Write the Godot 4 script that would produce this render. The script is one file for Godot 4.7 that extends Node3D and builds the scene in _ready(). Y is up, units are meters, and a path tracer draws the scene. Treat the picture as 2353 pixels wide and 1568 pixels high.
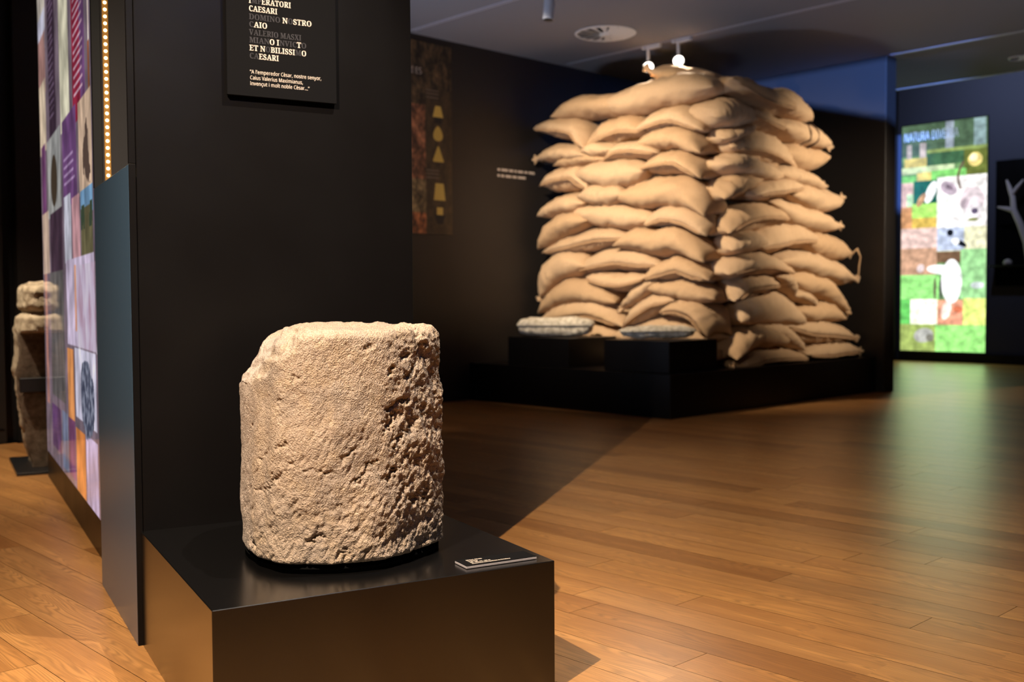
extends Node3D
# A museum hall: a weathered stone drum on a black plinth in front, a corner pile of burlap sacks behind.
# Two ground frames: the room frame (axes Av, Bv from the corner of the sack platform) and the frame of the black display block (axes Wx, Wy from its corner).

const ROOM := 0.762
const BLOCK := 0.503
const CEIL := 3.5
const PL := 0.335
var Av := Vector3(-sin(ROOM), 0, -cos(ROOM))
var Bv := Vector3(cos(ROOM), 0, -sin(ROOM))
var Wy := Vector3(-sin(BLOCK), 0, -cos(BLOCK))
var Wx := Vector3(cos(BLOCK), 0, -sin(BLOCK))
var P0 := Vector3(1.299, 0, -8.569)
var E0 := Vector3(-1.089, 0, -2.992)
var M := {}
var names := {}
var rng := RandomNumberGenerator.new()

# ---------------------------------------------------------------- frames
func ab(a: float, b: float, y: float) -> Vector3:
	return P0 + Av * a + Bv * b + Vector3(0, y, 0)

func bl(x: float, y: float, h: float) -> Vector3:
	return E0 + Wx * x + Wy * y + Vector3(0, h, 0)

# ---------------------------------------------------------------- naming
func numbered(called: String) -> String:
	var k: int = names.get(called, 0)
	names[called] = k + 1
	return called if k == 0 else "%s_%03d" % [called, k]

func thing(called: String, label: String, category: String, at: Vector3, turn := 0.0, group := "") -> Node3D:
	var o := Node3D.new()
	o.name = numbered(called)
	add_child(o)
	o.position = at
	o.rotation.y = turn
	o.set_meta("label", label)
	o.set_meta("category", category)
	if group:
		o.set_meta("group", group)
	return o

func part(called: String, mesh: Mesh, m: Material, parent: Node, at := Vector3.ZERO) -> MeshInstance3D:
	var o := MeshInstance3D.new()
	o.name = called
	o.mesh = mesh
	o.material_override = m
	o.position = at
	parent.add_child(o, true)
	return o

func struct(called: String, mesh: Mesh, m: Material, at: Vector3, turn: float, label: String) -> MeshInstance3D:
	var o := part(called, mesh, m, self, at)
	o.rotation.y = turn
	o.set_meta("kind", "structure")
	o.set_meta("label", label)
	o.set_meta("category", called.split("_")[0])
	return o

# ---------------------------------------------------------------- mesh helpers
func new_st() -> SurfaceTool:
	var st := SurfaceTool.new()
	st.begin(Mesh.PRIMITIVE_TRIANGLES)
	return st

func quad(st: SurfaceTool, a: Vector3, b: Vector3, c: Vector3, d: Vector3) -> void:
	# a b c d clockwise seen from outside
	var n := (c - a).cross(b - a).normalized()
	for k in [[a, Vector2(0, 0)], [b, Vector2(1, 0)], [c, Vector2(1, 1)], [a, Vector2(0, 0)], [c, Vector2(1, 1)], [d, Vector2(0, 1)]]:
		st.set_normal(n)
		st.set_uv(k[1])
		st.add_vertex(k[0])

func tri(st: SurfaceTool, a: Vector3, b: Vector3, c: Vector3) -> void:
	var n := (c - a).cross(b - a).normalized()
	for v in [a, b, c]:
		st.set_normal(n)
		st.set_uv(Vector2.ZERO)
		st.add_vertex(v)

# box with chamfered edges between lo and hi
func add_box(st: SurfaceTool, lo: Vector3, hi: Vector3, ch := 0.0) -> void:
	var c := (lo + hi) / 2.0
	var h := (hi - lo) / 2.0
	ch = minf(ch, minf(h.x, minf(h.y, h.z)) * 0.9)
	var pt := func(sx: float, sy: float, sz: float, ax: int) -> Vector3:
		# the corner (sx, sy, sz) as it lies on the face across axis ax
		var v := Vector3(h.x - (0.0 if ax == 0 else ch), h.y - (0.0 if ax == 1 else ch), h.z - (0.0 if ax == 2 else ch))
		return c + Vector3(sx * v.x, sy * v.y, sz * v.z)
	for s: float in [-1.0, 1.0]:
		var qs := [
			[pt.call(s, -1, -1, 0), pt.call(s, 1, -1, 0), pt.call(s, 1, 1, 0), pt.call(s, -1, 1, 0), Vector3(s, 0, 0)],
			[pt.call(-1, s, -1, 1), pt.call(1, s, -1, 1), pt.call(1, s, 1, 1), pt.call(-1, s, 1, 1), Vector3(0, s, 0)],
			[pt.call(-1, -1, s, 2), pt.call(1, -1, s, 2), pt.call(1, 1, s, 2), pt.call(-1, 1, s, 2), Vector3(0, 0, s)]]
		if ch > 0.0:
			for t: float in [-1.0, 1.0]:
				qs.append([pt.call(s, t, -1, 0), pt.call(s, t, 1, 0), pt.call(s, t, 1, 1), pt.call(s, t, -1, 1), Vector3(s, t, 0)])
				qs.append([pt.call(s, -1, t, 0), pt.call(s, 1, t, 0), pt.call(s, 1, t, 2), pt.call(s, -1, t, 2), Vector3(s, 0, t)])
				qs.append([pt.call(-1, s, t, 1), pt.call(1, s, t, 1), pt.call(1, s, t, 2), pt.call(-1, s, t, 2), Vector3(0, s, t)])
				for w: float in [-1.0, 1.0]:
					var a: Vector3 = pt.call(s, t, w, 0)
					var b: Vector3 = pt.call(s, t, w, 1)
					var d: Vector3 = pt.call(s, t, w, 2)
					if (d - a).cross(b - a).dot(Vector3(s, t, w)) > 0:
						tri(st, a, b, d)
					else:
						tri(st, a, d, b)
		for q in qs:
			var out: Vector3 = q[4]
			if ((q[2] as Vector3) - (q[0] as Vector3)).cross((q[1] as Vector3) - (q[0] as Vector3)).dot(out) > 0:
				quad(st, q[0], q[1], q[2], q[3])
			else:
				quad(st, q[3], q[2], q[1], q[0])

func box(lo: Vector3, hi: Vector3, ch := 0.0) -> ArrayMesh:
	var st := new_st()
	add_box(st, lo, hi, ch)
	return st.commit()

# a grid of points (rows of equal length) as one smooth mesh
func grid_mesh(rows: Array, wrap: bool, colors: Array = []) -> ArrayMesh:
	var n: int = rows[0].size()
	var m := rows.size()
	var v := PackedVector3Array()
	var uv := PackedVector2Array()
	var col := PackedColorArray()
	for i in m:
		v.append_array(rows[i])
		for j in n:
			uv.append(Vector2(float(j) / n, float(i) / m))
		if colors.size():
			col.append_array(colors[i])
	var idx := PackedInt32Array()
	var jn := n if wrap else n - 1
	for i in m - 1:
		for j in jn:
			var a := i * n + j
			var b := i * n + (j + 1) % n
			var c := (i + 1) * n + (j + 1) % n
			var d := (i + 1) * n + j
			idx.append_array(PackedInt32Array([a, b, c, a, c, d]))
	var nor := PackedVector3Array()
	nor.resize(v.size())
	for t in range(0, idx.size(), 3):
		var f := (v[idx[t + 2]] - v[idx[t]]).cross(v[idx[t + 1]] - v[idx[t]])
		nor[idx[t]] += f
		nor[idx[t + 1]] += f
		nor[idx[t + 2]] += f
	for k in nor.size():
		nor[k] = nor[k].normalized()
	var arr := []
	arr.resize(Mesh.ARRAY_MAX)
	arr[Mesh.ARRAY_VERTEX] = v
	arr[Mesh.ARRAY_NORMAL] = nor
	arr[Mesh.ARRAY_TEX_UV] = uv
	arr[Mesh.ARRAY_INDEX] = idx
	if col.size():
		arr[Mesh.ARRAY_COLOR] = col
	var am := ArrayMesh.new()
	am.add_surface_from_arrays(Mesh.PRIMITIVE_TRIANGLES, arr)
	return am

# surface of revolution round y: profile of (radius, height), bottom to top
func lathe(profile: Array, seg := 32) -> ArrayMesh:
	var rows := []
	for p in profile:
		var r := PackedVector3Array()
		for j in seg:
			var t := TAU * j / seg
			r.append(Vector3(cos(t) * p.x, p.y, sin(t) * p.x))
		rows.append(r)
	return grid_mesh(rows, true)

# round tube along points with radii
func tube(pts: Array, radii: Array, seg := 10) -> ArrayMesh:
	var rows := []
	for i in pts.size():
		var d: Vector3 = ((pts[mini(i + 1, pts.size() - 1)] as Vector3) - (pts[maxi(i - 1, 0)] as Vector3)).normalized()
		var u := d.cross(Vector3(0.31, 0.2, 0.93)).normalized()
		var w := d.cross(u)
		var r := PackedVector3Array()
		for j in seg:
			var t := -TAU * j / seg
			r.append((pts[i] as Vector3) + (u * cos(t) + w * sin(t)) * float(radii[i]))
		rows.append(r)
	var c0 := PackedVector3Array()
	var c1 := PackedVector3Array()
	for j in seg:
		c0.append(pts[0])
		c1.append(pts[-1])
	rows.push_front(c0)
	rows.push_back(c1)
	return grid_mesh(rows, true)

# ---------------------------------------------------------------- materials
func mat(c: Color, rough: float, metal := 0.0) -> StandardMaterial3D:
	var m := StandardMaterial3D.new()
	m.albedo_color = c
	m.roughness = rough
	m.metallic = metal
	return m

func glow(c: Color, e: float) -> StandardMaterial3D:
	var m := mat(Color(0.9, 0.9, 0.9), 0.4)
	m.emission_enabled = true
	m.emission = c
	m.emission_energy_multiplier = e
	return m

func noise(freq: float, seed_: int, oct := 4, type := FastNoiseLite.TYPE_SIMPLEX_SMOOTH) -> FastNoiseLite:
	var n := FastNoiseLite.new()
	n.noise_type = type
	n.seed = seed_
	n.frequency = freq
	n.fractal_octaves = oct
	if oct == 1:
		n.fractal_type = FastNoiseLite.FRACTAL_NONE
	return n

func noise_tex(size: int, freq: float, seed_: int, lo: Color, hi: Color, oct := 4, type := FastNoiseLite.TYPE_SIMPLEX_SMOOTH) -> ImageTexture:
	var n := noise(freq, seed_, oct, type)
	var im: Image = n.get_seamless_image(size, size, false, false, 0.1)
	im.convert(Image.FORMAT_RGB8)
	if lo != Color.BLACK or hi != Color.WHITE:
		var d := im.get_data()
		for i in range(0, d.size(), 3):
			var c := lo.lerp(hi, d[i] / 255.0)
			d[i] = int(c.r * 255)
			d[i + 1] = int(c.g * 255)
			d[i + 2] = int(c.b * 255)
		im = Image.create_from_data(size, size, false, Image.FORMAT_RGB8, d)
	return ImageTexture.create_from_image(im)

func make_materials() -> void:
	# black painted boards: walls, plinths
	M.black = mat(Color8(10, 8, 8), 0.38)
	M.black.metallic_specular = 0.32
	M.black.roughness_texture = noise_tex(256, 0.012, 3, Color(0.85, 0.85, 0.85), Color.WHITE)
	M.black.uv1_triplanar = true
	M.black.uv1_scale = Vector3(0.7, 0.7, 0.7)
	M.wall = mat(Color8(33, 29, 27), 0.5)
	M.plinth = mat(Color8(8, 7, 7), 0.24)
	M.plinth.metallic_specular = 0.45
	M.plinth.clearcoat_enabled = true
	M.plinth.clearcoat = 0.6
	M.plinth.clearcoat_roughness = 0.22
	M.side = mat(Color8(60, 82, 104), 0.3)  # blue put into the colour in place of a cool reflection
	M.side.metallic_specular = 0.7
	M.sign = mat(Color8(13, 12, 13), 0.8)
	M.sign.metallic_specular = 0.15
	M.ceiling = mat(Color8(128, 126, 130), 0.9)
	M.far = mat(Color8(70, 72, 84), 0.7)
	M.track = mat(Color8(190, 188, 200), 0.5)
	M.fixture = mat(Color8(196, 200, 212), 0.4)
	M.dark = mat(Color8(22, 22, 24), 0.4)
	M.under = mat(Color8(40, 26, 16), 0.9)
	M.ink = mat(Color8(186, 171, 158), 0.9)
	M.ink_grey = mat(Color8(55, 53, 56), 0.9)
	M.ink_grey.metallic_specular = 0.15
	M.pad = mat(Color8(10, 10, 10), 0.95)
	M.pad.metallic_specular = 0.1
	M.niche = mat(Color8(70, 68, 70), 0.3, 0.5)
	M.metal = mat(Color8(150, 150, 156), 0.32, 0.8)
	# stone
	var grain := noise_tex(1024, 0.10, 21, Color.BLACK, Color.WHITE, 4, FastNoiseLite.TYPE_VALUE_CUBIC)
	var speck := noise_tex(1024, 0.13, 22, Color(0.44, 0.40, 0.36), Color(1.0, 1.0, 1.0), 3, FastNoiseLite.TYPE_VALUE_CUBIC)
	var st := mat(Color.WHITE, 0.95)
	st.vertex_color_use_as_albedo = true
	st.albedo_texture = speck
	st.heightmap_enabled = true
	st.heightmap_texture = grain
	st.heightmap_scale = 0.46
	st.uv1_triplanar = true
	st.uv1_scale = Vector3(4.4, 4.4, 4.4)
	M.stone = st
	var lime := mat(Color8(238, 228, 210), 0.95)
	lime.albedo_texture = noise_tex(256, 0.03, 25, Color(0.6, 0.57, 0.52), Color(1, 1, 1), 4)
	lime.heightmap_enabled = true
	lime.heightmap_texture = grain
	lime.heightmap_scale = 0.3
	lime.uv1_triplanar = true
	lime.uv1_scale = Vector3(2.2, 2.2, 2.2)
	M.lime = lime
	# burlap, three tones of the same cloth
	var weave := noise_tex(256, 0.11, 31, Color(0.86, 0.84, 0.82), Color(1, 1, 1), 3)
	var bump := noise_tex(256, 0.2, 33, Color.BLACK, Color.WHITE, 2)
	for k in 3:
		var c: Color = [Color8(194, 163, 128), Color8(188, 155, 118), Color8(200, 168, 132)][k]
		var m := mat(c, 0.95)
		m.albedo_texture = weave
		m.heightmap_enabled = true
		m.heightmap_texture = bump
		m.heightmap_scale = 0.12
		m.uv1_triplanar = true
		m.uv1_scale = Vector3(2.5, 2.5, 2.5)
		m.rim_enabled = true
		m.rim = 0.25
		m.rim_tint = 0.6
		M["burlap%d" % k] = m
	M.seam = mat(Color8(160, 126, 92), 0.95)
	M.band = mat(Color8(70, 48, 34), 0.9)
	# oak planks: one sheet of grain, every plank a window of its own on it
	var w := 1024
	var h := 512
	var warp := noise(0.0035, 41, 3)
	var fine := noise(0.05, 42, 3)
	var tone := noise(0.004, 43, 2)
	var data := PackedByteArray()
	data.resize(w * h * 3)
	var hd := PackedByteArray()
	hd.resize(w * h)
	var i := 0
	for y in h:
		for x in w:
			var xx := x * 0.5
			var wv := warp.get_noise_2d(xx, y * 2.2) * 34.0
			var rings := 0.5 + 0.5 * sin((y * 0.32 + wv) * 1.3)
			rings = rings * rings
			var f := fine.get_noise_2d(x * 0.12, y * 6.0)
			var t := tone.get_noise_2d(x * 0.4, y * 3.0)
			var l := 0.87 + 0.12 * t - 0.17 * rings * (0.6 + 0.9 * t) + 0.10 * f
			data[i * 3] = clampi(int(205 * l), 0, 255)
			data[i * 3 + 1] = clampi(int(147 * (l - 0.012 + 0.02 * t)), 0, 255)
			data[i * 3 + 2] = clampi(int(86 * (l - 0.03 + 0.03 * t)), 0, 255)
			hd[i] = clampi(int(128 + 90 * f), 0, 255)
			i += 1
	var oak := mat(Color.WHITE, 0.34)
	oak.albedo_texture = ImageTexture.create_from_image(Image.create_from_data(w, h, false, Image.FORMAT_RGB8, data))
	oak.vertex_color_use_as_albedo = true
	oak.heightmap_enabled = true
	oak.heightmap_texture = ImageTexture.create_from_image(Image.create_from_data(w, h, false, Image.FORMAT_L8, hd))
	oak.heightmap_scale = 0.012
	M.oak = oak

# ================================================================ scene
func _ready() -> void:
	rng.seed = 77
	set_camera()
	set_world()
	make_materials()
	set_lamps()
	build_room()
	build_floor()
	build_block()
	build_plinth()
	build_stone()
	build_platform()
	build_sacks()
	build_wall_graphic()
	build_far_wall()
	build_stele()
	build_ceiling_things()

func set_camera() -> void:
	var cam := Camera3D.new()
	cam.name = "camera"
	var at := CameraAttributesPhysical.new()
	at.frustum_focal_length = 36.73
	at.frustum_focus_distance = 2.62
	at.exposure_aperture = 3.4
	cam.attributes = at
	var pitch := -0.040
	var roll := -0.006
	var fw := Vector3(0, sin(pitch), -cos(pitch))
	var up0 := Vector3(0, cos(pitch), sin(pitch))
	var r := Vector3.RIGHT * cos(roll) + up0 * sin(roll)
	var up := -Vector3.RIGHT * sin(roll) + up0 * cos(roll)
	cam.transform = Transform3D(Basis(r, up, -fw), Vector3(0, 1, 0))
	cam.projection = Camera3D.PROJECTION_FRUSTUM
	cam.near = 0.05
	cam.far = 100.0
	cam.size = 2.0 * 0.05 * 784.0 / 2400.0
	add_child(cam)
	cam.current = true

func set_world() -> void:
	var e := Environment.new()
	e.background_mode = Environment.BG_COLOR
	e.background_color = Color(0.01, 0.01, 0.012)
	e.tonemap_mode = Environment.TONE_MAPPER_LINEAR
	e.tonemap_exposure = 1.0
	e.sdfgi_enabled = true
	e.ssao_enabled = true
	e.ssil_enabled = true
	var w := WorldEnvironment.new()
	w.name = "world"
	w.environment = e
	add_child(w)

# a spotlight on a ceiling track: adapter, stem, head and glowing lens, with its light just in front of the lens
func track_spot(called: String, label: String, at: Vector3, target: Vector3, energy: float, c: Color, angle: float, blend: float, size := 0.03, group := "") -> Node3D:
	var o := thing(called, label, "spotlight", Vector3(at.x, CEIL if at.y < CEIL else CEIL + 1.3, at.z), ROOM, group)
	var drop := (CEIL if at.y < CEIL else CEIL + 1.3) - at.y
	var dir := (target - at).normalized()
	part("adapter", box(Vector3(-0.02, -0.045, -0.02), Vector3(0.02, -0.001, 0.155), 0.006), M.fixture, o)
	part("clip", box(Vector3(-0.016, -0.036, -0.075), Vector3(0.016, -0.001, -0.03), 0.006), M.fixture, o)
	part("stem", tube([Vector3(0, -0.03, 0), Vector3(0, -drop, 0)], [0.017, 0.017], 12), M.fixture, o)
	var head := part("head", lathe([Vector2(0.0, -0.17), Vector2(0.035, -0.165), Vector2(0.05, -0.13), Vector2(0.056, 0.0), Vector2(0.058, 0.02), Vector2(0.052, 0.02), Vector2(0.05, 0.006)], 28), M.dark, o, Vector3(0, -drop, 0))
	var local := dir.rotated(Vector3.UP, -ROOM)
	var y := local
	var x := y.cross(Vector3(0.1, 0.3, 0.9)).normalized()
	head.basis = Basis(x, y, x.cross(y))
	var lens := part("lens", lathe([Vector2(0.0, 0.004), Vector2(0.03, 0.004), Vector2(0.05, 0.006), Vector2(0.03, 0.015), Vector2(0.0, 0.018)], 28), glow(c.lerp(Color.WHITE, 0.5), 6.0), head)
	lens.cast_shadow = GeometryInstance3D.SHADOW_CASTING_SETTING_ON
	var l := SpotLight3D.new()
	l.name = "light"
	l.light_color = c
	l.light_energy = energy
	l.spot_angle = angle
	l.spot_angle_attenuation = blend
	l.spot_range = 40.0
	l.spot_attenuation = 2.0
	l.light_size = size
	l.shadow_enabled = true
	l.position = Vector3(0, 0.04, 0)
	head.add_child(l)
	l.rotation.x = PI / 2
	return o

func set_lamps() -> void:
	var warm := Color(1.0, 0.92, 0.81)
	# above the stone, left in front of it: floor, stone front, graphic
	track_spot("track_spotlight", "ceiling spotlight high in front of the stone drum, out of the picture", Vector3(-1.12, 3.3, -0.6), Vector3(-0.30, 0.0, -3.2), 38.0, warm, 39.0, 1.0, 0.012)
	# almost straight above the stone
	track_spot("track_spotlight", "ceiling spotlight straight above the stone drum, out of the picture", Vector3(0.22, 3.3, -2.62), Vector3(-0.95, 0.2, -2.8), 9.0, Color(1.0, 0.95, 0.88), 29.0, 0.7, 0.012)
	# left face of the sack pile
	track_spot("track_spotlight", "ceiling spotlight in the hall aimed at the left face of the sacks", ab(0.80, -2.1, 3.3), ab(1.25, 1.0, 1.65), 27.0, warm, 33.0, 1.0, 0.03)
	# right face of the sack pile
	track_spot("track_spotlight", "ceiling spotlight in the hall aimed at the right face of the sacks", ab(-3.8, 2.25, 3.3), ab(0.3, 2.6, 1.75), 36.0, warm, 21.0, 1.0, 0.03)
	# the stele far left
	track_spot("track_spotlight", "ceiling spotlight in the hall aimed at the far left statue fragment", bl(-1.0, 3.15, 3.3), bl(0.0, 3.75, 0.6), 12.0, warm, 34.0, 1.0, 0.03)
	# the two in the picture
	track_spot("track_spotlight", "left of the two glowing track spotlights above the sack pile", ab(1.30, 1.33, 3.29), ab(-1.5, -1.6, 1.2), 3.0, warm, 30.0, 1.0, 0.03, "track spotlights over the sacks")
	track_spot("track_spotlight", "right of the two glowing track spotlights above the sack pile", ab(0.93, 1.33, 3.29), ab(-1.8, -1.5, 1.2), 3.0, warm, 30.0, 1.0, 0.03, "track spotlights over the sacks")
	# cool wash on the head of the partition and the far wall
	var cool := track_spot("track_spotlight", "cool blue ceiling spotlight near the camera aimed at the partition head", Vector3(0.9, 3.3, 1.0), ab(1.5, 3.5, 2.3), 1150.0, Color(0.42, 0.60, 1.0), 12.0, 0.25, 0.008)
	# added, unseen: a slanting black flag two metres ahead keeps the light off all but the partition's head
	var eye := Vector3(0.9, 3.3, 1.0) + Vector3(0, 0, -0.04)
	var f0 := eye.lerp(ab(9.0, 3.5, 5.41), 0.16) - cool.position
	var f1 := eye.lerp(ab(-3.4, 3.5, 1.93), 0.16) - cool.position
	var flag := new_st()
	var back := (f0 + f1).normalized() * 0.004
	back.y = 0.0
	var dn := Vector3(0, -1.3, 0)
	quad(flag, f0, f1, f1 + dn, f0 + dn)
	quad(flag, f1 + back, f0 + back, f0 + dn + back, f1 + dn + back)
	quad(flag, f0 + back, f1 + back, f1, f0)
	# and a level one above keeps it off the ceiling
	var g0 := eye.lerp(ab(9.0, 3.5, CEIL - 0.04), 0.16) - cool.position
	var g1 := eye.lerp(ab(-3.4, 3.5, CEIL - 0.04), 0.16) - cool.position
	var rise := Vector3(0, 0.14, 0)
	quad(flag, g0 + rise, g1 + rise, g1, g0)
	quad(flag, g1 + rise + back, g0 + rise + back, g0 + back, g1 + back)
	quad(flag, g0, g1, g1 + back, g0 + back)
	var door := part("added_light_flag", flag.commit(), M.dark, cool)
	door.basis = Basis(Vector3.UP, -ROOM)
	door.position = Vector3.ZERO
	# added unseen lamps: cool uplights that brighten the ceiling
	uplight("added floor uplight filling the ceiling, unseen behind the black display block", Vector3(-1.5, 0.0, -7.2), Vector3(0.4, CEIL, -8.4), 6.0, Color(0.82, 0.88, 1.0))
	uplight("added floor uplight filling the ceiling, unseen to the right of the hall", Vector3(4.4, 0.0, -6.4), Vector3(4.0, CEIL, -7.6), 2.2, Color(0.86, 0.9, 1.0))
	# added unseen lamp: cool wash down the far wall from the high ceiling
	track_spot("track_spotlight", "added cool spotlight, unseen in the high far zone, washing the far wall", ab(0.6, 7.0, 4.4), ab(0.9, 9.0, 3.6), 2.8, Color(0.76, 0.82, 1.0), 62.0, 1.0, 0.05)

func uplight(label: String, at: Vector3, target: Vector3, energy: float, c: Color) -> void:
	var o := thing("added_floor_uplight", label, "lamp", at)
	part("base", lathe([Vector2(0.0, 0.0), Vector2(0.14, 0.0), Vector2(0.14, 0.02), Vector2(0.0, 0.022)], 28), M.dark, o)
	part("stem", tube([Vector3(0, 0.02, 0), Vector3(0, 0.42, 0)], [0.018, 0.018], 12), M.dark, o)
	part("bowl", lathe([Vector2(0.0, 0.42), Vector2(0.07, 0.43), Vector2(0.12, 0.50), Vector2(0.115, 0.50), Vector2(0.06, 0.45)], 28), M.dark, o)
	part("lens", lathe([Vector2(0.0, 0.47), Vector2(0.09, 0.475), Vector2(0.05, 0.49), Vector2(0.0, 0.492)], 28), glow(c, 3.0), o)
	var l := SpotLight3D.new()
	l.name = "light"
	l.light_color = c
	l.light_energy = energy
	l.spot_angle = 68.0
	l.spot_angle_attenuation = 1.0
	l.spot_range = 30.0
	l.spot_attenuation = 2.0
	l.light_size = 0.2
	l.shadow_enabled = true
	o.add_child(l)
	l.look_at_from_position(at + Vector3(0, 0.52, 0), target, Vector3(0.1, 0.0, 1.0))

# ---------------------------------------------------------------- setting
func build_room() -> void:
	# room-frame boxes: x along b, z along -a, from the platform corner
	var r := func(called: String, label: String, a0: float, a1: float, b0: float, b1: float, y0: float, y1: float, m: Material) -> MeshInstance3D:
		return struct(called, box(Vector3(b0, y0, -a1), Vector3(b1, y1, -a0), 0.003), m, P0, ROOM, label)
	r.call("wall_left", "long black wall on the left behind the sacks", 2.50, 2.70, -4.26, 9.2, 0.0, CEIL + 1.4, M.wall)
	r.call("wall_left_end", "black wall panel at the far left beyond a dark joint", 2.50, 2.70, -12.0, -4.36, 0.0, CEIL + 1.4, M.wall)
	r.call("wall_joint", "dark recess between two wall panels at the far left", 2.58, 2.70, -4.36, -4.26, 0.0, CEIL + 1.4, M.dark)
	r.call("wall_partition", "black partition to the right of the sack pile with a blue lit head", -0.09, 2.50, 3.5, 3.72, 0.0, CEIL, M.wall)
	r.call("wall_far", "far dark wall behind the glowing green display", -12.0, 2.50, 9.05, 9.25, 0.0, CEIL + 1.4, M.far)
	r.call("wall_right", "wall closing the hall on the right, out of sight", -12.2, -12.0, -12.0, 9.2, 0.0, CEIL + 1.4, M.wall)
	r.call("wall_back", "wall closing the hall behind the camera", -12.0, 2.50, -12.2, -12.0, 0.0, CEIL + 1.4, M.wall)
	r.call("ceiling", "dark grey ceiling with thin lighting tracks", -12.0, 2.50, -12.0, 5.32, CEIL, CEIL + 0.12, M.ceiling)
	r.call("ceiling_high", "higher ceiling over the far end of the hall", -12.0, 2.50, 5.32, 9.05, CEIL + 1.3, CEIL + 1.4, M.ceiling)
	r.call("trim_riser", "step from the low to the high ceiling", -12.0, 2.50, 5.2, 5.32, CEIL + 0.12, CEIL + 1.4, M.ceiling)
	# thin joints of the black wall panels at the far left
	for y in [0.10, 1.46]:
		r.call("trim_joint", "thin horizontal joint line in the far left black wall", 2.492, 2.50, -12.0, -4.38, y, y + 0.006, M.black)

func build_floor() -> void:
	var fl := struct("floor", box(Vector3(-12.0, -0.12, -2.50), Vector3(9.1, -0.022, 12.0)), M.under, P0, ROOM, "oak plank floor with a satin sheen")
	var pw := 0.1535
	var b_off := 2.245 - P0.dot(Bv)      # a joint between planks, in the b axis from the platform corner
	var cam_a := -P0.dot(Av)
	var cam_b := -P0.dot(Bv)
	var rest := new_st()
	var tones := [Color(0.95, 0.93, 0.90), Color(1.02, 1.02, 1.02), Color(0.80, 0.75, 0.70), Color(1.14, 1.17, 1.22), Color(0.90, 0.85, 0.78), Color(0.70, 0.63, 0.56), Color(1.04, 1.0, 0.94), Color(0.86, 0.86, 0.88)]
	var count := 0
	var k0 := int(floor((-12.0 - b_off) / pw)) + 1
	var k1 := int(floor((9.0 - b_off) / pw))
	for k in range(k0, k1):
		var b0 := b_off + k * pw
		var a := -12.0 + rng.randf() * 1.5
		var a_from := -12.0
		while a_from < 2.45:
			var a_to := minf(a, 2.49)
			var mid := Vector2((a_from + a_to) / 2 - cam_a, b0 - cam_b)
			var tone: Color = tones[rng.randi() % tones.size()]
			tone = tone * (0.94 + 0.10 * rng.randf())
			var u0 := rng.randf()
			var v0 := float(rng.randi() % 24) / 24.0
			var world := P0 + Av * ((a_from + a_to) / 2) + Bv * b0
			var near := false
			for t in 5:
				var p := P0 + Av * lerpf(a_from, a_to, t / 4.0) + Bv * (b0 + pw / 2)
				var d := -p.z
				if d > 1.9 and d < 8.0 and absf(p.x) / d < 0.56:
					near = true
			var st := new_st() if near and count < 300 else rest
			add_plank(st, a_from + 0.0002, a_to - 0.0002, b0 + 0.0002, b0 + pw - 0.0002, tone, u0, v0)
			if st != rest:
				count += 1
				part("plank", st.commit(), M.oak, fl)
			a_from = a_to
			a = a_to + [1.2, 1.5, 1.8, 2.1, 0.9][rng.randi() % 5] * (0.92 + 0.16 * rng.randf())
	var far := part("plank", rest.commit(), M.oak, fl)
	far.set_meta("kind", "stuff")

func add_plank(st: SurfaceTool, a0: float, a1: float, b0: float, b1: float, tone: Color, u0: float, v0: float) -> void:
	var bev := 0.0007
	var top := [Vector3(b0 + bev, 0, -a0 - bev), Vector3(b1 - bev, 0, -a0 - bev), Vector3(b1 - bev, 0, -a1 + bev), Vector3(b0 + bev, 0, -a1 + bev)]
	var mid := [Vector3(b0, -bev, -a0), Vector3(b1, -bev, -a0), Vector3(b1, -bev, -a1), Vector3(b0, -bev, -a1)]
	var put := func(v: Vector3, n: Vector3) -> void:
		st.set_color(tone)
		st.set_normal(n)
		st.set_uv(Vector2(u0 + (-v.z - a0) / 2.2, v0 + (v.x - b0) / 0.62))
		st.add_vertex(v)
	for q: int in [0, 3, 2, 0, 2, 1]:
		put.call(top[q], Vector3.UP)
	for e in 4:
		var f := (e + 1) % 4
		for s in 2:
			var hi: Array = top if s == 0 else mid
			var qs := [hi[e], hi[f], mid[f], mid[e]]
			if s == 1:
				qs = [mid[e], mid[f], (mid[f] as Vector3) - Vector3(0, 0.02, 0), (mid[e] as Vector3) - Vector3(0, 0.02, 0)]
			var n: Vector3 = ((qs[1] as Vector3) - (qs[0] as Vector3)).cross((qs[3] as Vector3) - (qs[0] as Vector3)).normalized()
			var c: Vector3 = (top[0] + top[2]) / 2
			var order := [0, 1, 2, 0, 2, 3]
			if n.dot((qs[0] as Vector3) - c) > 0:
				order = [0, 1, 2, 0, 2, 3]
			else:
				n = -n
				order = [0, 2, 1, 0, 3, 2]
			for q: int in order:
				put.call(qs[q], n)

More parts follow.
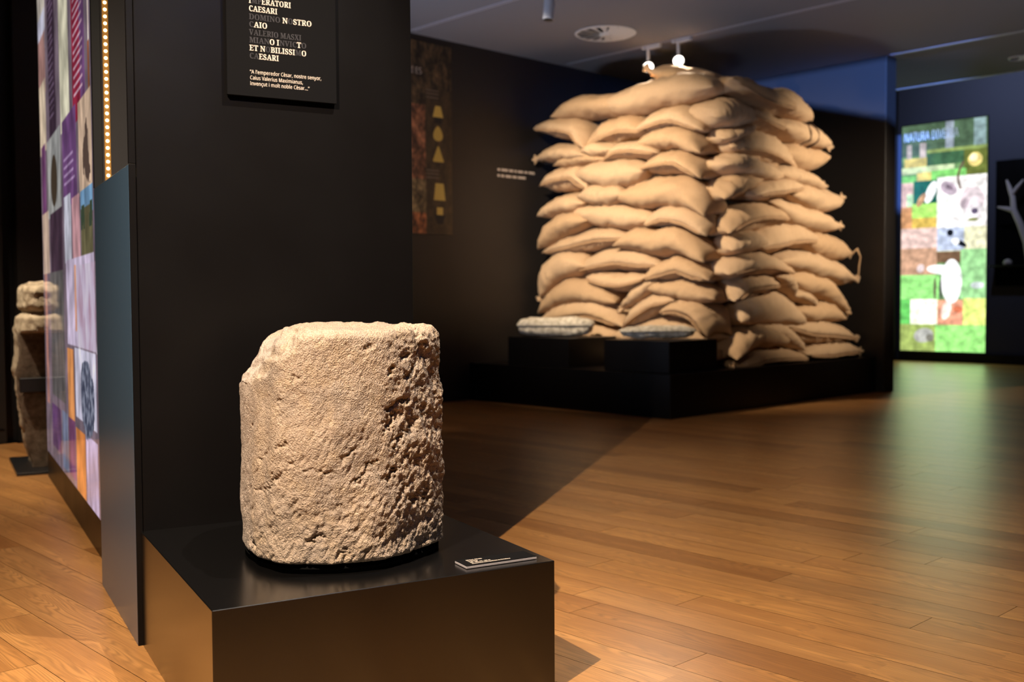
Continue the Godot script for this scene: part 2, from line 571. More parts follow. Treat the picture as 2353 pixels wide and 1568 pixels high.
# ---------------------------------------------------------------- black display block with the text sign, lit niche and graphic
func build_block() -> void:
	var top := 3.0
	var o := struct("wall_block", box(Vector3(0.07, 0.0, -3.38), Vector3(0.876, top, -0.76), 0.002), M.black, E0, BLOCK, "free standing black display wall behind the stone drum")
	# walls round the lit niche: front board, back board, ends
	part("front_board", box(Vector3(0.021, 0.0, -0.02), Vector3(0.876, top, 0.0), 0.0015), M.black, o)
	part("inner_board", box(Vector3(0.24, 0.0, -0.76), Vector3(0.876, top, -0.02)), M.black, o)
	part("niche_floor", box(Vector3(0.02, 0.0, -0.755), Vector3(0.24, 1.36, -0.021)), M.black, o)
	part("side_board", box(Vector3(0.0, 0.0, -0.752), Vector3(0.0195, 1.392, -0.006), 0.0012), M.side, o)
	part("front_edge", box(Vector3(0.0, 1.394, -0.012), Vector3(0.0195, top, 0.0), 0.0012), M.black, o)
	part("front_edge", box(Vector3(0.0, 0.0, -0.0055), Vector3(0.0195, 1.392, 0.0), 0.0012), M.black, o)
	part("glass_frame", box(Vector3(0.0, 1.394, -0.76), Vector3(0.0295, top, -0.7345), 0.001), M.dark, o)
	part("niche_back", box(Vector3(0.225, 1.36, -0.74), Vector3(0.24, top, -0.021)), M.niche, o)
	part("niche_end", box(Vector3(0.03, 1.36, -0.758), Vector3(0.225, top, -0.735)), M.niche, o)
	part("upper_board", box(Vector3(0.02, 2.93, -3.38), Vector3(0.07, top, -0.76)), M.black, o)
	part("end_cap", box(Vector3(0.056, 0.0, -3.39), Vector3(0.07, 2.93, -3.3715)), M.black, o)
	part("skirting", box(Vector3(0.05, 0.0, -3.37), Vector3(0.07, 0.15, -0.753), 0.001), M.black, o)

	# LED strip on the niche's far inner wall
	var led := thing("led_strip", "vertical strip of warm glowing LED dots inside the black display block", "light strip", bl(0.046, 0.733, 1.30), BLOCK)
	part("tape", box(Vector3(-0.010, 0.0, -0.001), Vector3(0.010, 1.2, 0.001)), mat(Color8(150, 108, 44), 0.5), led)
	var amber := mat(Color8(220, 170, 80), 0.5)
	var dot := lathe([Vector2(0.0, -0.003), Vector2(0.0045, -0.002), Vector2(0.0052, 0.0), Vector2(0.0045, 0.002), Vector2(0.0, 0.003)], 10)
	var dm := glow(Color(1.0, 0.86, 0.6), 14.0)
	for k in 50:
		var d := part("led", dot, dm, led, Vector3(0.0, 0.02 + k * 0.0238, 0.002))
		d.rotation.x = PI / 2
	var al := AreaLight3D.new()
	al.name = "strip_light"
	al.area_size = Vector2(0.012, 1.15)
	al.light_color = Color(1.0, 0.78, 0.5)
	al.light_energy = 0.1
	al.area_range = 10.0
	al.shadow_enabled = true
	led.add_child(al)
	al.position = Vector3(0, 0.6, 0.008)
	al.rotation.y = PI

	# printed, backlit glass panel further along the side
	var g := thing("graphic_panel", "backlit glass panel of purple, cream and orange picture tiles on the block's side", "panel", bl(0.05, 0.0, 0.0), BLOCK)
	var y0 := 0.15
	var y1 := 2.92
	var z0 := 0.762
	var z1 := 3.37
	var st := new_st()
	quad(st, Vector3(0, y1, -z1), Vector3(0, y1, -z0), Vector3(0, y0, -z0), Vector3(0, y0, -z1))
	var face := part("printed_face", st.commit(), graphic_material(z0, z1, y0, y1), g)
	face.position.x = 0.0
	part("panel_core", box(Vector3(0.0005, y0, -z1), Vector3(0.019, y1, -z0)), M.dark, g)
	part("edge_strip", box(Vector3(-0.004, y0, -z0), Vector3(0.019, y1, -z0 + 0.008), 0.001), M.sign, g)

	# the sign with the inscription
	var s := thing("text_sign", "dark grey sign with a Latin inscription in white and grey capitals above the stone", "sign", bl(0.279, 0.0, 1.61), BLOCK)
	part("board", box(Vector3(0.0, 0.0, 0.006), Vector3(0.338, 0.62, 0.018), 0.0012), M.sign, s)
	part("spacer", box(Vector3(0.03, 0.03, 0.0005), Vector3(0.308, 0.59, 0.0065)), M.dark, s)
	var serif := SystemFont.new()
	serif.font_names = ["Droid Serif"]
	serif.font_weight = 700
	var sans := SystemFont.new()
	sans.font_names = ["Droid Sans"]
	sans.font_weight = 500
	var lines := [
		["IMPERATORI", "1001111111", 1.886, 0.1290],
		["CAESARI", "1111111", 1.862, 0.0865],
		["DOMINO NOSTRO", "0000000101111", 1.838, 0.1930],
		["CAIO", "0111", 1.8155, 0.0555],
		["VALERIO MASXI", "0000000000000", 1.792, 0.1600],
		["MIANO INVICTO", "0000101000010", 1.7695, 0.1755],
		["ET NOBILISSIMO", "11110111111101", 1.746, 0.1755],
		["CAESARI", "0011111", 1.7225, 0.0890]]
	for l in lines:
		text_line(s, serif, l[0], l[1], Vector3(0.067, float(l[2]) - 1.61, 0.018), 0.0165 / 0.714, l[3])
	var small := [["“A l’emperedor Cèsar, nostre senyor,", 1.678, 0.2215], ["Caius Valerius Maximianus,", 1.6605, 0.1630], ["invençut i molt noble Cèsar...”", 1.6435, 0.1835]]
	for l in small:
		text_line(s, sans, l[0], "", Vector3(0.0675, float(l[1]) - 1.61, 0.018), 0.0155, l[2])

# one line of raised lettering, run by run, drawn to a given width; flags: 1 light, 0 grey
func text_line(parent: Node3D, font: Font, text: String, flags: String, at: Vector3, em: float, width: float, ink: Material = null) -> void:
	var px := em / 64.0
	var full := font.get_string_size(text, HORIZONTAL_ALIGNMENT_LEFT, -1, 64).x * px
	var k := width / full
	var i := 0
	while i < text.length():
		var j := i + 1
		while j < text.length() and flags != "" and (flags[j] == flags[i] or text[j] == " "):
			j += 1
		if flags == "":
			j = text.length()
		var run := text.substr(i, j - i)
		var off := font.get_string_size(text.substr(0, i), HORIZONTAL_ALIGNMENT_LEFT, -1, 64).x * px * k if i > 0 else 0.0
		var t := TextMesh.new()
		t.text = run
		t.font = font
		t.font_size = 64
		t.pixel_size = px
		t.depth = 0.0006
		t.curve_step = 1.0
		t.horizontal_alignment = HORIZONTAL_ALIGNMENT_LEFT
		t.vertical_alignment = VERTICAL_ALIGNMENT_BOTTOM
		var light := flags == "" or flags[i] == "1"
		var o := part("lettering", t, ink if ink else M.ink if light else M.ink_grey, parent)
		# baseline on at.y: the mesh's bottom is the line's descent below the baseline
		o.position = at + Vector3(off, -font.get_descent(64) * px, 0.0003)
		o.scale = Vector3(k, 1, 1)
		i = j

func graphic_material(z0: float, z1: float, y0: float, y1: float) -> StandardMaterial3D:
	var w := 420
	var h := 446
	var im := Image.create(w, h, false, Image.FORMAT_RGB8)
	im.fill(Color8(120, 104, 116))
	# the quad's u runs from the far end (z1) to the near end (z0)
	var rect := func(r: Array) -> void:
		var xa := int((z1 - float(r[0])) / (z1 - z0) * w)
		var xb := int((z1 - float(r[2])) / (z1 - z0) * w)
		var ya := int((y1 - float(r[1])) / (y1 - y0) * h)
		var yb := int((y1 - float(r[3])) / (y1 - y0) * h)
		im.fill_rect(Rect2i(xa, ya, maxi(xb - xa, 1), maxi(yb - ya, 1)).intersection(Rect2i(0, 0, w, h)), r[4])
	for r in [
		[3.37, 2.72, 2.95, 2.46, Color8(200, 190, 178)],
		[3.41, 2.57, 2.97, 2.35, Color8(196, 194, 212)],
		[3.41, 2.45, 2.98, 2.12, Color8(168, 128, 122)],
		[3.43, 2.2, 3.01, 1.82, Color8(206, 188, 165)],
		[2.83, 2.9, 2.47, 1.78, Color8(62, 46, 60)],
		[2.24, 2.73, 1.82, 2.35, Color8(66, 48, 62)],
		[2.28, 2.47, 1.9, 1.79, Color8(216, 210, 184)],
		[1.77, 2.6, 1.35, 1.76, Color8(140, 40, 62)],
		[1.5, 2.52, 1.34, 1.81, Color8(112, 74, 118)],
		[1.23, 2.45, 1.2, 1.88, Color8(226, 206, 196)],
		[1.25, 2.01, 1.2, 1.8, Color8(150, 90, 60)],
		[2.23, 1.84, 1.68, 1.43, Color8(110, 74, 120)],
		[1.6, 1.83, 1.18, 1.44, Color8(214, 184, 158)],
		[2.98, 1.85, 2.32, 1.44, Color8(160, 160, 158)],
		[3.32, 1.86, 3.08, 1.47, Color8(106, 64, 104)],
		[1.58, 1.46, 1.18, 1.35, Color8(120, 160, 196)],
		[1.57, 1.38, 1.2, 1.14, Color8(106, 100, 72)],
		[2.21, 1.49, 1.94, 1.18, Color8(206, 206, 220)],
		[1.89, 1.46, 1.61, 1.15, Color8(198, 150, 156)],
		[3.34, 1.49, 2.98, 1.15, Color8(200, 174, 156)],
		[2.9, 1.46, 2.3, 1.13, Color8(70, 52, 66)],
		[3.29, 1.15, 3.16, 0.43, Color8(170, 120, 110)],
		[2.98, 1.15, 2.32, 0.5, Color8(96, 92, 92)],
		[2.18, 1.19, 1.18, 0.8, Color8(206, 190, 216)],
		[1.86, 1.16, 1.79, 0.87, Color8(222, 160, 130)],
		[2.21, 0.78, 1.96, 0.42, Color8(226, 150, 90)],
		[1.9, 0.79, 1.2, 0.48, Color8(214, 210, 232)],
		[3.03, 0.45, 2.57, 0.22, Color8(92, 62, 104)],
		[2.51, 0.46, 2.26, 0.17, Color8(116, 124, 150)],
		[2.22, 0.45, 1.95, 0.18, Color8(124, 74, 112)],
		[1.92, 0.43, 1.59, 0.1, Color8(226, 140, 76)],
		[1.56, 0.44, 1.19, 0.13, Color8(196, 180, 214)],
		]:
		rect.call(r)
	var n := noise(0.03, 91, 4)
	# text columns as fine lines, figures, the dark pointed vessel
	for c in [[2.80, 2.6, 2.55, 1.95, Color8(112, 92, 116)], [1.72, 2.5, 1.40, 1.86, Color8(196, 160, 176)], [2.18, 1.66, 1.75, 1.52, Color8(170, 140, 180)]]:
		var y: float = c[1]
		while y > float(c[3]):
			rect.call([c[0], y, float(c[2]) + 0.12 * absf(n.get_noise_2d(y * 900.0, 3.0)), y - 0.012, c[4]])
			y -= 0.036
	for y in h:
		for x in w:
			var zz := z1 - (z1 - z0) * x / w
			var yy := y1 - (y1 - y0) * y / h
			var c := im.get_pixel(x, y)
			var f := n.get_noise_2d(x * 1.2, y * 0.7)
			var e := Vector2((zz - 1.5) / 0.22, (yy - 0.60) / 0.16)
			if e.length() < 1.0 + 0.2 * f:
				c = Color8(64, 70, 92).lerp(Color8(150, 156, 176), clampf(0.4 + 1.6 * n.get_noise_2d(x * 3.0, y * 3.0), 0, 1))
			elif Vector2((zz - 2.66) / 0.16, (yy - 1.62) / 0.13).length() < 1.0:
				c = Color8(70, 58, 46)
			elif Vector2((zz - 1.36) / 0.09, (yy - 1.6) / 0.12).length() < 1.0 + f:
				c = Color8(92, 74, 66)
			elif zz > 1.2 and zz < 1.58 and yy > 1.30 and yy < 1.40 and f > 0.02:
				c = Color8(62, 76, 58)
			elif yy < 1.16 and yy > 0.8 and zz < 1.8:
				c = c.lerp(Color8(232, 226, 236) if f > 0 else Color8(178, 140, 160), absf(f) * 1.3)
			else:
				c = c * (1.0 + 0.35 * f)
			im.set_pixel(x, y, c)
	var m := mat(Color(0.5, 0.5, 0.5), 0.06)
	var t := ImageTexture.create_from_image(im)
	m.albedo_texture = t
	m.emission_enabled = true
	m.emission_texture = t
	m.emission = Color.WHITE
	m.emission_operator = BaseMaterial3D.EMISSION_OP_MULTIPLY
	m.emission_energy_multiplier = 0.72
	return m

# ---------------------------------------------------------------- the plinth, its label, the stone
func build_plinth() -> void:
	var p := thing("plinth", "low wide black plinth under the stone drum in the foreground", "plinth", bl(0.0, 0.0, 0.0), BLOCK)
	part("body", box(Vector3(0.013, 0.0, 0.0005), Vector3(0.872, PL, 0.892), 0.0015), M.plinth, p)
	var c := thing("caption_plate", "small black caption plate with tiny white text on the plinth's front corner", "label", bl(0.64, -0.857, PL), BLOCK)
	part("plate", box(Vector3(0.0, 0.001, -0.066), Vector3(0.199, 0.008, 0.0), 0.0006), M.sign, c)
	part("rim", box(Vector3(-0.0006, 0.0012, -0.0655), Vector3(0.1994, 0.0065, 0.0004), 0.0004), mat(Color8(150, 142, 144), 0.5), c)
	var sans := SystemFont.new()
	sans.font_names = ["Droid Sans"]
	sans.font_weight = 700
	var k := 0
	for l in [["Mil·liari. 305-306", 0.045], ["La Garriga", 0.027], ["285 - 305, 293 - 305 dC", 0.058], ["Museu Àrea Metropolitana de Barcelona", 0.108]]:
		var holder := Node3D.new()
		holder.name = "caption_line"
		holder.rotation.x = -PI / 2
		holder.position = Vector3(0.022, 0.0082, -0.046 + k * 0.0115)
		c.add_child(holder, true)
		text_line(holder, sans, l[0], "", Vector3.ZERO, 0.0085, l[1])
		k += 1

const STONE_R := [[-130, 0.235], [-90, 0.235], [-40, 0.235], [0, 0.243], [18, 0.268], [30, 0.292], [38.5, 0.300], [47.5, 0.294], [66.5, 0.289], [89, 0.303], [103, 0.303], [123, 0.302], [133, 0.303], [150, 0.275], [170, 0.251], [185, 0.247], [198, 0.247], [230, 0.235]]

func stone_r(deg: float) -> float:
	for k in STONE_R.size() - 1:
		var p: Array = STONE_R[k]
		var q: Array = STONE_R[k + 1]
		if deg <= float(q[0]):
			var t := (deg - float(p[0])) / (float(q[0]) - float(p[0]))
			return lerpf(p[1], q[1], t * t * (3.0 - 2.0 * t))
	return 0.235

func build_stone() -> void:
	var at := bl(0.44, -0.46, PL)
	var base := thing("stone_mount", "flat black mount under the stone drum", "mount", at, BLOCK)
	var rows := []
	for p in [[0.0, 0.0], [0.955, 0.0], [0.955, 0.024], [0.0, 0.024]]:
		var r := PackedVector3Array()
		for j in 72:
			var d := -130.0 + 360.0 * j / 72.0
			var t := deg_to_rad(d)
			var rr := stone_r(d) * float(p[0])
			r.append(Vector3(cos(t) * rr, p[1], sin(t) * rr))
		rows.append(r)
	part("pad", grid_mesh(rows, true), M.pad, base)

	var H := 0.572
	var o := thing("stone_drum", "weathered brown sandstone drum fragment with a chipped shoulder on the black plinth", "stone", at + Vector3(0, 0.024, 0), BLOCK)
	var big := noise(3.2, 51, 3)
	var mid := noise(13.0, 52, 3)
	var fine := noise(52.0, 53, 4)
	var cell := noise(36.0, 54, 1, FastNoiseLite.TYPE_CELLULAR)
	cell.cellular_return_type = FastNoiseLite.RETURN_DISTANCE
	var cell2 := noise(16.0, 57, 1, FastNoiseLite.TYPE_CELLULAR)
	cell2.cellular_return_type = FastNoiseLite.RETURN_DISTANCE
	var cell3 := noise(105.0, 58, 1, FastNoiseLite.TYPE_CELLULAR)
	cell3.cellular_return_type = FastNoiseLite.RETURN_DISTANCE
	var jit := noise(60.0, 59, 2)
	var chisel := noise(1.0, 55, 2)
	var patch := noise(6.0, 56, 3)
	var angles := []
	var d := -130.0
	while d < 230.0 - 0.01:
		angles.append(d)
		d += 0.5 if d > 5.0 and d < 215.0 else 2.5
	# profile: (radius factor, height)
	var prof := []
	prof.append(Vector2(0.0, 0.0))
	prof.append(Vector2(0.5, 0.0))
	prof.append(Vector2(0.9, 0.0))
	for k in 8:
		var t := deg_to_rad(90.0 - 90.0 * k / 7.0)
		prof.append(Vector2(0.955 + 0.045 * cos(t), 0.012 * (1.0 - sin(t))))
	var steps := 230
	for k in range(1, steps):
		prof.append(Vector2(1.0 - 0.02 * k / steps, lerpf(0.012, H - 0.03, float(k) / steps)))
	for k in 12:
		var t := deg_to_rad(90.0 * k / 11.0)
		prof.append(Vector2(0.87 + 0.11 * cos(t), H - 0.03 + 0.03 * sin(t)))
	for k in 26:
		prof.append(Vector2(0.87 * (1.0 - float(k + 1) / 26.0), H + 0.004 * sin(k * 0.5)))
	# gouges and pits seen on the front: view-plane x', y of both ends, half width, depth
	var px := func(x: float, y: float) -> Vector2:
		return Vector2((x - 785.0) * 0.00110, (1297.0 - y) * 0.00108)
	var gouges := []
	for q in [[722, 1247, 757, 1231, 0.0055, 0.011], [720, 1082, 782, 1086, 0.004, 0.006], [667, 1033, 682, 1023, 0.005, 0.008], [614, 1141, 640, 1132, 0.006, 0.007], [640, 1130, 657, 1102, 0.006, 0.006], [657, 1102, 696, 1067, 0.007, 0.006], [835, 1116, 859, 1084, 0.006, 0.010], [855, 1073, 878, 1071, 0.004, 0.008], [904, 1112, 920, 1088, 0.008, 0.014], [806, 1059, 839, 1035, 0.006, 0.006], [790, 1075, 850, 1020, 0.008, 0.004],
			[945, 935, 946, 936, 0.011, 0.013], [975, 775, 982, 785, 0.013, 0.018], [993, 815, 994, 835, 0.012, 0.014], [955, 880, 962, 874, 0.012, 0.013], [912, 955, 933, 941, 0.010, 0.013], [906, 992, 933, 966, 0.013, 0.014], [802, 1163, 804, 1164, 0.008, 0.008], [664, 935, 668, 933, 0.007, 0.008], [598, 994, 599, 995, 0.007, 0.008], [618, 1065, 619, 1066, 0.006, 0.008], [945, 1069, 950, 1060, 0.012, 0.010], [963, 1173, 975, 1160, 0.013, 0.013], [1000, 1178, 1001, 1150, 0.010, 0.012], [888, 1239, 892, 1232, 0.010, 0.010], [800, 1271, 806, 1268, 0.009, 0.009], [597, 1269, 602, 1266, 0.010, 0.012], [925, 1040, 940, 1015, 0.010, 0.010], [960, 1010, 968, 980, 0.011, 0.012], [975, 1090, 980, 1060, 0.010, 0.010], [930, 1160, 945, 1135, 0.010, 0.010], [940, 840, 950, 832, 0.010, 0.010], [860, 815, 868, 806, 0.008, 0.006], [700, 880, 708, 876, 0.008, 0.006], [910, 870, 918, 862, 0.008, 0.008]]:
		gouges.append([px.call(q[0], q[1]), px.call(q[2], q[3]), q[4], q[5]])
	var rv := Vector3(cos(deg_to_rad(19.0)), 0, sin(deg_to_rad(19.0)))
	var chip_n := Vector3(-0.62, 0.62, 0.0)
	chip_n = (rv * -0.66 + Vector3(0, 0.66, 0) + Vector3(-rv.z, 0, rv.x) * 0.10).normalized()
	var chip_p := rv * -0.096 + Vector3(0, H - 0.006, 0) + Vector3(-rv.z, 0, rv.x) * 0.10
	rows = []
	var cols := []
	for p: Vector2 in prof:
		var r := PackedVector3Array()
		var cl := PackedColorArray()
		for g: float in angles:
			var t := deg_to_rad(g)
			var rr := stone_r(g) * p.x
			var nrm := Vector3(cos(t), 0.0, sin(t))
			if p.y > H - 0.03:
				nrm = nrm.lerp(Vector3.UP, clampf((p.y - H + 0.03) / 0.03, 0, 1)).normalized()
			var v := Vector3(cos(t) * rr, p.y, sin(t) * rr)
			# right flank is broken and deeply pitted; the left shoulder is smoother
			var rough := smoothstep(95.0, 40.0, g) if g > -40.0 else 0.6
			var low := smoothstep(0.30, 0.10, p.y) * 0.5 * smoothstep(175.0, 130.0, g)
			rough = clampf(rough + low, 0.0, 1.0)
			var dsp := big.get_noise_3dv(v) * 0.012
			dsp += mid.get_noise_3dv(v) * lerpf(0.003, 0.008, rough)
			dsp += fine.get_noise_3dv(v) * lerpf(0.0014, 0.0046, rough)
			var ce := cell.get_noise_3dv(v)
			dsp -= lerpf(0.0008, 0.005, rough) * clampf(-ce - 0.55, 0.0, 0.45) * 2.2
			var ce2 := cell2.get_noise_3dv(v + Vector3(0.02, 0.0, 0.01) * fine.get_noise_3dv(v * 0.4))
			dsp -= lerpf(0.0, 0.008, rough) * clampf(-ce2 - 0.62, 0.0, 0.38) * 2.6
			dsp -= 0.0035 * clampf(-cell3.get_noise_3dv(v) - 0.62, 0.0, 0.38) * 2.6 * clampf(0.5 + 1.5 * mid.get_noise_3dv(v * 1.7), 0.0, 1.0)
			# slanting tool marks
			var ch := chisel.get_noise_2d((v.dot(rv) * 0.5 + p.y * 0.87) * 16.0, (v.dot(rv) * 0.87 - p.y * 0.5) * 70.0)
			dsp -= maxf(0.0, ch - 0.16) * 0.008 * (0.35 + 0.65 * smoothstep(0.42, 0.2, p.y)) * smoothstep(200.0, 150.0, g)
			# chip out of the left shoulder
			var cd := (v - chip_p).dot(chip_n) + big.get_noise_3dv(v * 2.0) * 0.022 + mid.get_noise_3dv(v) * 0.008
			if cd > -0.03:
				var k := 0.02
				var push := cd if cd > k else (cd + k) * (cd + k) / (4.0 * k) if cd > -k else 0.0
				v -= chip_n * push
				if cd > 0.0:
					dsp = dsp * 0.8 + mid.get_noise_3dv(v * 0.6) * 0.008
			if g > 5.0 and g < 215.0 and p.x > 0.6:
				var q := Vector2(v.dot(rv), p.y)
				q += Vector2(jit.get_noise_3dv(v), jit.get_noise_3dv(v + Vector3(0.3, 0.1, 0.2))) * 0.012
				for go in gouges:
					var ga: Vector2 = go[0]
					if absf(q.x - ga.x) > 0.08 or absf(q.y - ga.y) > 0.08:
						continue
					var c := Geometry2D.get_closest_point_to_segment(q, ga, go[1])
					var e: float = (q - c).length() / float(go[2])
					if e < 1.6:
						dsp -= float(go[3]) * (0.55 + 0.5 * clampf(0.5 + 1.6 * jit.get_noise_3dv(v * 0.6), 0.0, 1.0)) * exp(-e * e * 1.6)
			if p.x < 0.02:
				dsp = 0.0
			if p.y < 0.001:
				dsp = minf(dsp, 0.0)
			v += nrm * dsp
			if v.y < 0.0:
				v.y = 0.0
			r.append(v)
			var w := patch.get_noise_3dv(v)
			var w2 := patch.get_noise_3dv(v * 3.0 + Vector3(4, 1, 2))
			var base_c := Color(0.64, 0.50, 0.39)
			base_c = base_c.lerp(Color(0.50, 0.41, 0.345), clampf(0.4 + w * 1.4, 0, 1) * 0.7)
			base_c = base_c.lerp(Color(0.72, 0.54, 0.36), clampf(w2 * 1.6, 0, 1) * 0.5)
			# the smoother left flank is a paler grey
			base_c = base_c.lerp(Color(0.62, 0.52, 0.46), smoothstep(150.0, 175.0, g) * 0.75)
			cl.append(base_c)
		rows.append(r)
		cols.append(cl)
	part("body", grid_mesh(rows, true, cols), M.stone, o)

# ---------------------------------------------------------------- the sack platform with its two plinths and slabs
func build_platform() -> void:
	var p := thing("platform", "large low black platform under the sack pile", "platform", P0, ROOM)
	part("body", box(Vector3(0.0, 0.0, -2.498), Vector3(3.498, 0.37, 0.0), 0.003), M.black, p)
	for q in [[1.2, 2.0, 0.06, 0.72, 0.03, "left"], [0.08, 0.80, 0.09, 0.77, 0.0, "right"]]:
		var o := thing("plinth", "%s of the two small black plinths standing on the platform before the sacks" % q[5], "plinth", ab(q[0], q[2], 0.37), ROOM, "small black plinths on the platform")
		part("body", box(Vector3(0.0, 0.001, -(float(q[1]) - float(q[0]))), Vector3(float(q[3]) - float(q[2]), 0.27, 0.0), 0.003), M.black, o)
	slab("pale thick limestone slab on the left small plinth", ab(1.62, 0.33, 0.641), -0.10, Vector3(0.37, 0.085, 0.17), 5, 0.0)
	slab("thin grey broken limestone slab on the right small plinth", ab(0.46, 0.42, 0.641), 0.02, Vector3(0.33, 0.052, 0.15), 9, 0.12)

func slab(label: String, at: Vector3, turn: float, h: Vector3, seed_: int, tilt: float) -> void:
	var o := thing("stone_slab", label, "stone", at, turn)
	var n := noise(7.0, seed_, 4)
	var n2 := noise(26.0, seed_ + 1, 3)
	var rows := []
	for i in 41:
		var r := PackedVector3Array()
		var ph := -PI / 2 + PI * i / 40.0
		for j in 96:
			var t := TAU * j / 96.0
			var sx := spow(cos(t), 0.32) * pow(maxf(cos(ph), 0.0), 0.34)
			var sz := spow(sin(t), 0.32) * pow(maxf(cos(ph), 0.0), 0.34)
			var sy := spow(sin(ph), 0.85)
			var v := Vector3(sx * h.x, sy * h.y, sz * h.z)
			var k := n.get_noise_3dv(v) * 0.022 + n2.get_noise_3dv(v) * 0.006
			v += Vector3(sx, sy * 0.6, sz).normalized() * k
			if v.y > 0:
				v.y *= 1.0 - tilt * 3.0 * maxf(0.0, -v.x / h.x - 0.2)
			else:
				v.x *= 0.95
				v.z *= 0.9
			r.append(v + Vector3(0, h.y + 0.012, 0))
		rows.append(r)
	part("body", grid_mesh(rows, true), M.lime, o)

# ---------------------------------------------------------------- burlap sacks
func spow(x: float, p: float) -> float:
	return signf(x) * pow(absf(x), p)

var sack_count := 0

# spine: pairs of (distance along the pile's face, height); the left face runs along a, the right face along b
func sack(face: String, spine: Array, th: float, flags: String, label: String) -> void:
	sack_count += 1
	var sd := sack_count
	rng.seed = 1000 + sd
	var along := Av if face[0] == "L" else Bv
	var out := -Bv if face[0] == "L" else -Av
	var root := P0 + Bv * (1.05 + (0.18 if face == "LB" else 0.0)) if face[0] == "L" else P0 + Av * 0.30
	root += out * rng.randf_range(-0.035, 0.035)
	var n := spine.size() / 2
	var cv := Curve3D.new()
	var pts: Array[Vector3] = []
	for k in n:
		pts.append(root + along * float(spine[k * 2]) + Vector3(0, float(spine[k * 2 + 1]), 0))
	for k in n:
		var tan_: Vector3 = (pts[mini(k + 1, n - 1)] - pts[maxi(k - 1, 0)]) / 6.0
		cv.add_point(pts[k], -tan_ if k > 0 else Vector3.ZERO, tan_ if k < n - 1 else Vector3.ZERO)
	var length := cv.get_baked_length()
	var base := cv.sample_baked(length / 2) - Vector3(0, th / 2, 0)
	var o := thing("burlap_sack", label, "sack", base, 0.0, "burlap sacks piled in the corner")
	var m: Material = M["burlap%d" % (sd % 3)]
	var W := rng.randf_range(0.235, 0.275)
	var roll := rng.randf_range(-0.16, 0.10)
	var seam_phi := rng.randf_range(-0.42, -0.12) if "s" in flags else -9.0
	var big := noise(3.6, 200 + sd, 2)
	var fold := noise(8.0, 300 + sd, 2)
	var phase := rng.randf() * TAU
	var surf := func(t: float, phi: float, lift: float) -> Vector3:
		var s := t * 2.0 - 1.0
		var c := cv.sample_baked(clampf(t, 0, 1) * length, true)
		var d := (cv.sample_baked(clampf(t + 0.02, 0, 1) * length, true) - cv.sample_baked(clampf(t - 0.02, 0, 1) * length, true)).normalized()
		var up := out.cross(d)
		if up.y < 0:
			up = -up
		var e := pow(maxf(1.0 - pow(absf(s), 3.3), 0.0), 0.66)
		var T := th * 0.60 * e + 0.005
		var w := W * (0.80 + 0.20 * e) * (1.0 - 0.10 * pow(absf(s), 6.0))
		var zz := spow(cos(phi), 0.98)
		var yy := spow(sin(phi), 0.92)
		if phi < seam_phi and phi > -PI + 0.4:
			zz *= 0.80
			yy *= 0.92
		var z := (w + lift) * zz
		var y := (T + lift) * yy
		# the front hangs a little, the corners are drawn out into ears
		if z > 0:
			y -= th * 0.10 * pow(z / w, 2.0)
		var x := 0.05 * pow(absf(s), 9.0) * signf(s) * (z / w) * (z / w)
		var yr := y * cos(roll) - z * sin(roll) * 0.35
		var zr := z
		var p := c + d * x + up * yr + out * zr
		var q := p * 1.0
		var b := big.get_noise_3dv(q) * 0.022 * e
		var f := fold.get_noise_3d(q.dot(along) * 1.9, q.y * 0.7, q.dot(out) * 0.7)
		b += (0.008 - absf(f) * 0.032) * e
		b += 0.016 * sin(phi * 6.0 + phase + 5.0 * s) * pow(absf(s), 4.0) * e
		p += (up * yy + out * zz).normalized() * b
		return p - base
	var rows := []
	var nt := 36
	var np := 30
	for i in nt + 1:
		# rows gather at the ends
		var t := 0.5 - 0.5 * cos(PI * i / nt)
		t = lerpf(float(i) / nt, t, 0.75)
		var r := PackedVector3Array()
		for j in np:
			r.append(surf.call(t, TAU * j / np - PI, 0.0))
		if i == 0 or i == nt:
			var flat := PackedVector3Array()
			for j in np:
				var a := r[j]
				var bb := r[(np - j) % np]
				flat.append((a + bb) / 2.0)
			if i == 0:
				rows.append(flat)
				rows.append(r)
			else:
				rows.append(r)
				rows.append(flat)
		else:
			rows.append(r)
	part("cloth", grid_mesh(rows, true), m, o)
	if "s" in flags:
		var sp := []
		var sr := []
		for i in 30:
			var t := lerpf(0.05, 0.95, i / 29.0)
			sp.append(surf.call(t, seam_phi + 0.05, 0.004))
			sr.append(0.013 * (1.0 if i > 0 and i < 29 else 0.3))
		part("seam", tube(sp, sr, 7), M.seam, o)
	for side: String in ["L", "R"]:
		if side in flags:
			# spine runs left to right in the picture
			var t := 0.0 if side == "L" else 1.0
			var c: Vector3 = surf.call(t, 0.0, -0.06)
			var d := (cv.sample_baked(length * 0.06, true) - cv.sample_baked(0.0, true)).normalized() * -1.0 if side == "L" else (cv.sample_baked(length, true) - cv.sample_baked(length * 0.94, true)).normalized()
			d = (d + Vector3(0, rng.randf_range(-0.15, 0.5), 0) + out * 0.25).normalized()
			var u := d.cross(out).normalized()
			var w := d.cross(u)
			var er := []
			for i in 7:
				var f := i / 6.0
				var rad: float = [0.045, 0.032, 0.020, 0.018, 0.026, 0.038, 0.044][i]
				var ring := PackedVector3Array()
				for j in 16:
					var a := -TAU * j / 16.0
					var rr := rad * (1.0 + 0.35 * f * sin(a * 4.0 + phase))
					ring.append(c + d * (f * 0.105 - 0.02 + 0.012 * f * sin(a * 3.0)) + (u * cos(a) + w * sin(a) * 0.7) * rr)
				er.append(ring)
			var tip := PackedVector3Array()
			for j in 16:
				tip.append(c + d * 0.07)
			er.append(tip)
			part("tied_end", grid_mesh(er, true), m, o)
